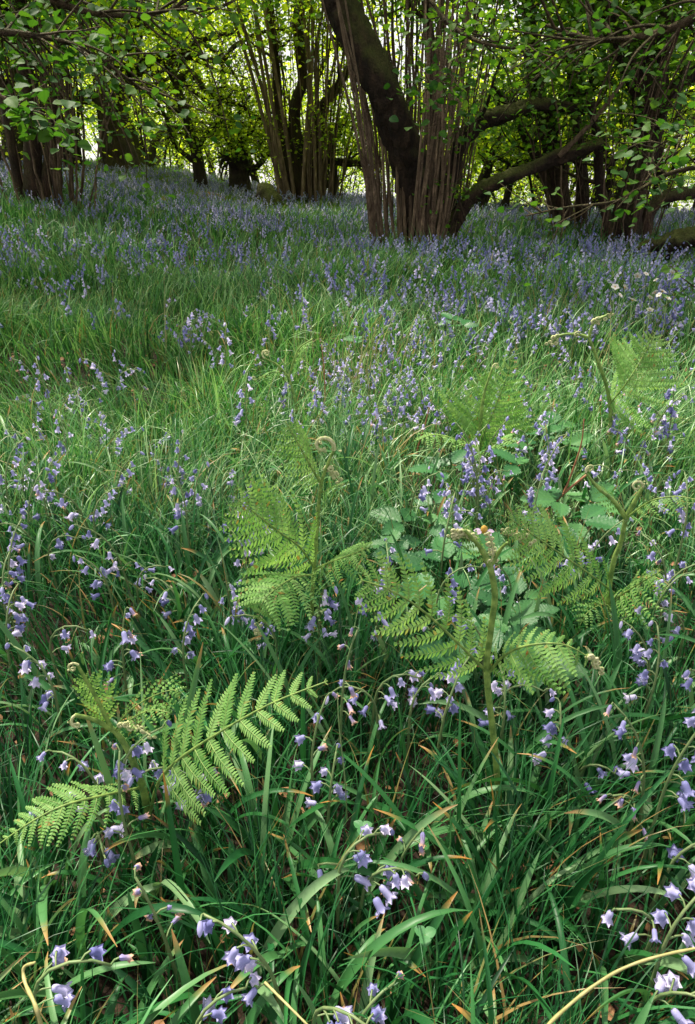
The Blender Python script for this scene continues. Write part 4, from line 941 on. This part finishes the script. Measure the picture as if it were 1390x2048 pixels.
for lab, D, trs, sd in (('twisted distant hazel whose crooked dark limbs spread right of the big old tree', 13.8, (([(402,362),(392,300),(378,250),(362,200),(345,150),(334,122)], [.13,.10,.085,.08,.07,.05]), ([(350,160),(385,150),(412,182),(445,200),(482,212),(525,238),(560,232)], [.06,.055,.05,.05,.04,.03,.02]), ([(340,132),(388,112),(440,122),(470,92),(520,66),(570,58)], [.05,.045,.04,.035,.03,.02]), ([(392,300),(430,250),(470,235),(500,190)], [.05,.04,.03,.02]), ([(398,330),(350,290),(330,230),(300,190)], [.045,.04,.03,.02])), 71),
    ('short dark hollow hazel left of the middle coppice clump', 13.5, (([(482,378),(478,335),(484,300),(478,262)], [.20,.16,.10,.04]), ([(484,320),(505,338),(525,322),(545,296)], [.06,.05,.05,.03]), ([(480,310),(455,280),(446,240),(420,215)], [.05,.04,.03,.02])), 72),
    ('crooked slim hazel between the middle and the main coppice clumps', 13.5, (([(665,402),(668,340),(660,300),(676,262),(700,225)], [.09,.07,.06,.05,.03]), ([(664,320),(700,330),(735,322)], [.05,.04,.03])), 73),
    ('leaning hazel seen under the arching limb right of the main clump', 11.5, (([(958,446),(962,380),(985,310),(1000,250),(990,180)], [.10,.08,.06,.05,.03]), ([(964,370),(1000,345),(1040,350),(1070,320)], [.04,.035,.03,.02]), ([(1005,440),(1020,370),(1045,300),(1050,240)], [.06,.05,.04,.03])), 74)):
    g = np.random.default_rng(sd); b = at(*trs[0][0][0], D); b[2] = float(gz(b[0], b[1])); t = thing('hazel_tree', lab, 'tree', b); tp = []
    for pts, rd in trs:
        q = [at(x, y_, D) for x, y_ in pts]
        if pts[0][1] > 355: q[0][2] = float(gz(q[0][0], q[0][1]))-.05
        P, r, acc = trunkpart(t, 'trunk', q, rd, 'bark_dark', 34, 12, .2, g); branch_out(acc, P, r, g, 7, .75, 1, tp, .75, 6, 0., lo=.3); part(t, 'trunk', acc, M['bark_far'])
    part(t, 'crown', crown_leaves([p for p in tp if p[2] > .8], 2600, .062, g, .28), M['leaf_far'])
# fallen mossy trunk at right
g = np.random.default_rng(37)
a0 = at(1215,512,6.9); a0[2] = float(gz(a0[0], a0[1]))+.02
P, r, acc = trunkpart(None, 'fallen_trunk', [a0, at(1262,520,6.6), at(1310,503,6.5), at(1350,487,6.4), at(1400,472,6.3), at(1500,450,6.2)], [.05, .095, .10, .095, .09, .085], 'bark_moss', 50, 18, .24, g)
tag(link('fallen_trunk', acc.mesh('fallen_trunk', M['bark_moss'])), 'mossy dark fallen trunk rising to the right edge above the bluebells', 'fallen trunk')
# mossy stump and litter mounds
g = np.random.default_rng(38)
b = atz(540, 412, 0); P, r, acc = trunkpart(None, 'stump', [b+[0, 0, -.05], b+[-.03, 0, .12], b+[-.10, 0, .24], b+[-.16, 0, .30]], [.30, .22, .15, .06], 'bark_moss', 10, 14, .18, g)
tag(link('stump', acc.mesh('stump', M['bark_moss'])), 'small mossy rotten stump left of the middle coppice clump', 'stump')
for lab, px, py, s in (('low heap of brown leaf litter on the rise at left', 408, 398, .35), ('smaller brown leaf heap nearer the left slope', 330, 412, .22)):
    b = atz(px, py, 0); u = np.linspace(0, 1, 8); q = np.linspace(0, 2*PI, 20, endpoint=False)
    v = np.array([[b[0]+s*uu*math.cos(k)*(1+.15*math.sin(3*k)), b[1]+s*uu*math.sin(k), b[2]+.11*(1-uu**2)+g.normal(0, .012)-.01] for uu in u for k in q]); i = np.arange(7)[:, None]; j = np.arange(20)[None]; k = (j+1) % 20
    acc = Acc(); acc.add(v, np.stack([i*20+j, i*20+k, (i+1)*20+k, (i+1)*20+j], -1).reshape(-1, 4)); tag(link('leaf_heap', acc.mesh('leaf_heap', M['litter'])), lab, 'leaf heap')

# --- overhanging leafy branches near the camera
g = np.random.default_rng(41)
def shade_tree(lab, bx, by, tops, cx, cy, cr, cn):  # trunk and crown added out of view to cast shade; hanging branches join here
    t = thing('hazel_tree', lab, 'tree', (bx, by, float(gz(bx, by)))); b = np.array(t.location)
    for top in tops:
        P = catmull([b+[g.normal(0, .06), g.normal(0, .06), -.05], b*.6+top*.4+[g.normal(0, .1), 0, 0], top], 20); a2 = Acc(); tube(a2, P, np.linspace(.075, .022, 20), 10, rough=.12, rg=g); part(t, 'trunk', a2, M['bark_dark'])
    P = catmull([b+[0, 0, 1.2], [bx*.8, by*.8, 2.4], [bx*.25, 2.1, 3.0], [.6 if bx < 0 else 1.4, 1.7, 3.1]], 20); a2 = Acc(); tube(a2, P, np.linspace(.04, .01, 20), 8, rough=.1, rg=g); part(t, 'limb', a2, M['bark_dark']); top_pts = np.array([P[i_] for i_ in range(9, 20)])
    o_ = Acc(); q_ = top_pts[g.integers(11, size=800)]+g.normal(0, 1, (800, 3))*[.45, .30, .15]; leaves_at(o_, q_, .075, HZ_FAR, g); part(t, 'foliage', o_, M['leaf_mid'])  # limb and leaf patch added overhead, out of view, to shade the foreground
    a2 = crown_leaves([np.array(q) for q in tops], 10, .06, g, .2, top=(cx, cy, cr, cn)); part(t, 'crown', a2, M['leaf_mid']); return t
t = shade_tree('unseen hazel added beyond the left edge for shade, its leafy branches hanging in at the top left', -3.0, 3.3, [at(-200,40,3.2), at(-200,60,3.0), at(-120,-120,4.6)], -3.6, 5.9, 1.6, 2600)
leafy_branch(t, [at(-200,40,3.2), at(-60,60,3.3), at(60,70,3.4), at(170,100,3.5), at(300,190,3.7)], .02, 40, 470, .047, g, L=.45, spread=.10)
leafy_branch(t, [at(-200,60,3.0), at(-90,120,2.9), at(0,190,2.8), at(70,230,2.8), at(110,262,2.8)], .012, 18, 90, .052, g, L=.2, spread=.05)
leafy_branch(t, [at(-120,-120,4.6), at(20,-40,4.6), at(160,20,4.8), at(280,30,5.0), at(380,10,5.2)], .03, 44, 520, .05, g, L=.7, spread=.16)
t = shade_tree('unseen hazel added beyond the right edge for shade, its leafy branches reaching over the fallen trunk', 3.2, 3.7, [at(1560,330,3.4), at(1560,260,3.4), at(1560,-80,4.2)], 3.9, 6.2, 1.6, 2200)
leafy_branch(t, [at(1560,330,3.4), at(1430,330,3.4), at(1330,350,3.5), at(1240,400,3.6), at(1130,415,3.7), at(1050,432,3.8)], .014, 22, 105, .045, g, L=.32, spread=.07, down=.02)
leafy_branch(t, [at(1560,260,3.4), at(1450,250,3.4), at(1360,270,3.4), at(1300,300,3.4)], .012, 20, 100, .046, g, L=.38, spread=.09)
leafy_branch(t, [at(1560,-80,4.2), at(1450,0,4.2), at(1330,60,4.3), at(1200,80,4.5), at(1090,50,4.6)], .03, 40, 400, .046, g, L=.6, spread=.14)
t = thing('hazel_branch', 'small dark leafy sprig at the right edge in front of the bluebells', 'branch', at(1480, 600, 2.6))
leafy_branch(t, [at(1480,600,2.6), at(1420,590,2.6), at(1370,560,2.6), at(1340,530,2.6)], .004, 7, 16, .045, g, L=.10, spread=.03, name='twig')
t = thing('hazel_branch', 'thin high branch with bright leaves above the middle coppice', 'branch', at(620, -150, 7.5))
leafy_branch(t, [at(620,-150,7.5), at(560,-60,7.5), at(470,0,7.6), at(380,30,7.8)], .02, 20, 240, .06, g, L=.8, spread=.16, mat='leaf_mid', tmpl=HZ_FAR)

# --- background trees
def bg_proto(seed, H, nst, leafn, spread, low):
    g = np.random.default_rng(seed); acc = Acc(); tp = []
    for k in range(nst):
        a_ = g.uniform(0, 6.28); P, r = crook((g.normal(0, .25), g.normal(0, .2), -.1), (g.normal(0, .38), g.normal(0, .25), 1), H*g.uniform(.7, 1.05), g.uniform(.045, .11), g, 22, .42, .05, .35)
        tube(acc, P, r, 9, rough=.13, rg=g); branch_out(acc, P, r, g, 8, H*.42, 1, tp, .6, 6, .02, lo=.18)
    for k in range(6):
        P, r = crook((g.normal(0, .4), g.normal(0, .3), -.1), (g.normal(0, .16), g.normal(0, .15), 1), H*g.uniform(.5, .9), g.uniform(.014, .03), g, 12, .05, .0, .5); tube(acc, P, r, 5, rg=g); tp += [P[9], P[11]]
    tr = acc.mesh('trunk', M['bark_far'])
    pts = [p for p in tp if p[2] > low*.4]
    return tr, crown_leaves(pts, int(leafn*1.35), .075, g, spread*1.1).mesh('crown', M['leaf_far'])
PR = [bg_proto(500+k, H, n, lf, sp, low) for k, (H, n, lf, sp, low) in enumerate(((4.2, 2, 3600, .42, .5), (5., 3, 4200, .5, .9), (3.6, 2, 3000, .4, .3), (4.6, 1, 3600, .5, .6), (5.2, 2, 4400, .55, .4), (4., 3, 3400, .42, .7)))]
g = np.random.default_rng(61); k = 0
spots = [(300,352,17.5,2),(960,440,13.5,3),(1200,455,12,5),(1370,440,11.5,4),(10,372,13,4),(150,365,14,0)]
for y_ in (18.5, 23, 29):
    n = int(5+y_*.14)
    for q in range(n): spots.append((None, (-.62*y_+1.24*y_*(q+.5)/n)+g.normal(0, .6), y_+g.normal(0, .9), int(g.integers(6))))
for s in spots:
    if s[0] is None: x, y_, pi = s[1], s[2], s[3]
    else: p = at(s[0], s[1], s[2]); x, y_, pi = p[0], s[2], s[3]
    t = thing('hazel_tree', 'crooked background hazel tree with yellow green sunlit leaves' if s[0] is None else 'crooked dark hazel tree on the rim of the wood', 'tree', (x, y_, float(gz(x, y_))), 'background hazels' if s[0] is None else 'hazels along the rim of the wood')
    t.rotation_euler = (0, 0, g.uniform(0, 6.28)); sc = g.uniform(.85, 1.2)*(1 if y_ < 20 else 1.+.03*(y_-20)); t.scale = (sc, sc, sc*(.95+.1*g.uniform()))
    link('trunk', PR[pi][0], t); link('crown', PR[pi][1], t)

# ------------------------------------------------------------------ light, sky, camera
w = bpy.data.worlds.new('World'); bpy.context.scene.world = w; w.use_nodes = True; nt = w.node_tree; nt.nodes.clear()
tc = nt.nodes.new('ShaderNodeTexCoord'); sp = nt.nodes.new('ShaderNodeSeparateXYZ'); nt.links.new(tc.outputs['Generated'], sp.inputs[0])
cb = nt.nodes.new('ShaderNodeCombineXYZ'); nt.links.new(sp.outputs[0], cb.inputs[0]); nt.links.new(sp.outputs[1], cb.inputs[1]); nt.links.new(math_(nt, 'MAXIMUM', sp.outputs[2], .06), cb.inputs[2])
SUN_EL, SUN_AZ = 60, -40       # azimuth measured from +y toward +x
sk = nt.nodes.new('ShaderNodeTexSky'); sk.sky_type = 'NISHITA'; sk.sun_disc = False; sk.sun_elevation = R(SUN_EL); sk.sun_rotation = R(SUN_AZ); sk.air_density = 1.; sk.dust_density = 3.; sk.ozone_density = 1.
nt.links.new(cb.outputs[0], sk.inputs[0])
mx = mixc(nt, sk.outputs[0], (9.5, 9.0, 8.8), .55)
bg = nt.nodes.new('ShaderNodeBackground'); bg.inputs[1].default_value = .078; nt.links.new(mx, bg.inputs[0])
wo = nt.nodes.new('ShaderNodeOutputWorld'); nt.links.new(bg.outputs[0], wo.inputs[0])
su = bpy.data.lights.new('sun', 'SUN'); su.energy = 5.; su.angle = R(4); su.color = (1, .92, .78)
so = bpy.data.objects.new('sun', su); C.objects.link(so)
dv = Vector((math.sin(R(SUN_AZ))*math.cos(R(SUN_EL)), math.cos(R(SUN_AZ))*math.cos(R(SUN_EL)), math.sin(R(SUN_EL))))
so.rotation_euler = dv.to_track_quat('Z', 'Y').to_euler(); so.location = (0, 0, 20)
cam = bpy.data.cameras.new('camera'); co = bpy.data.objects.new('camera', cam); C.objects.link(co)
cam.sensor_fit = 'VERTICAL'; cam.sensor_height = 36; cam.lens = 36*F/2048; cam.clip_start = .02; cam.clip_end = 1500
co.location = (0, 0, CAMZ); co.rotation_euler = (PI/2-PITCH, 0, 0)
sc = bpy.context.scene; sc.camera = co
sc.view_settings.view_transform = 'Standard'; sc.view_settings.look = 'None'; sc.view_settings.exposure = 1.15; sc.view_settings.gamma = 1
sc.cycles.max_bounces = 6; sc.cycles.diffuse_bounces = 3; sc.cycles.transmission_bounces = 4; sc.cycles.glossy_bounces = 2
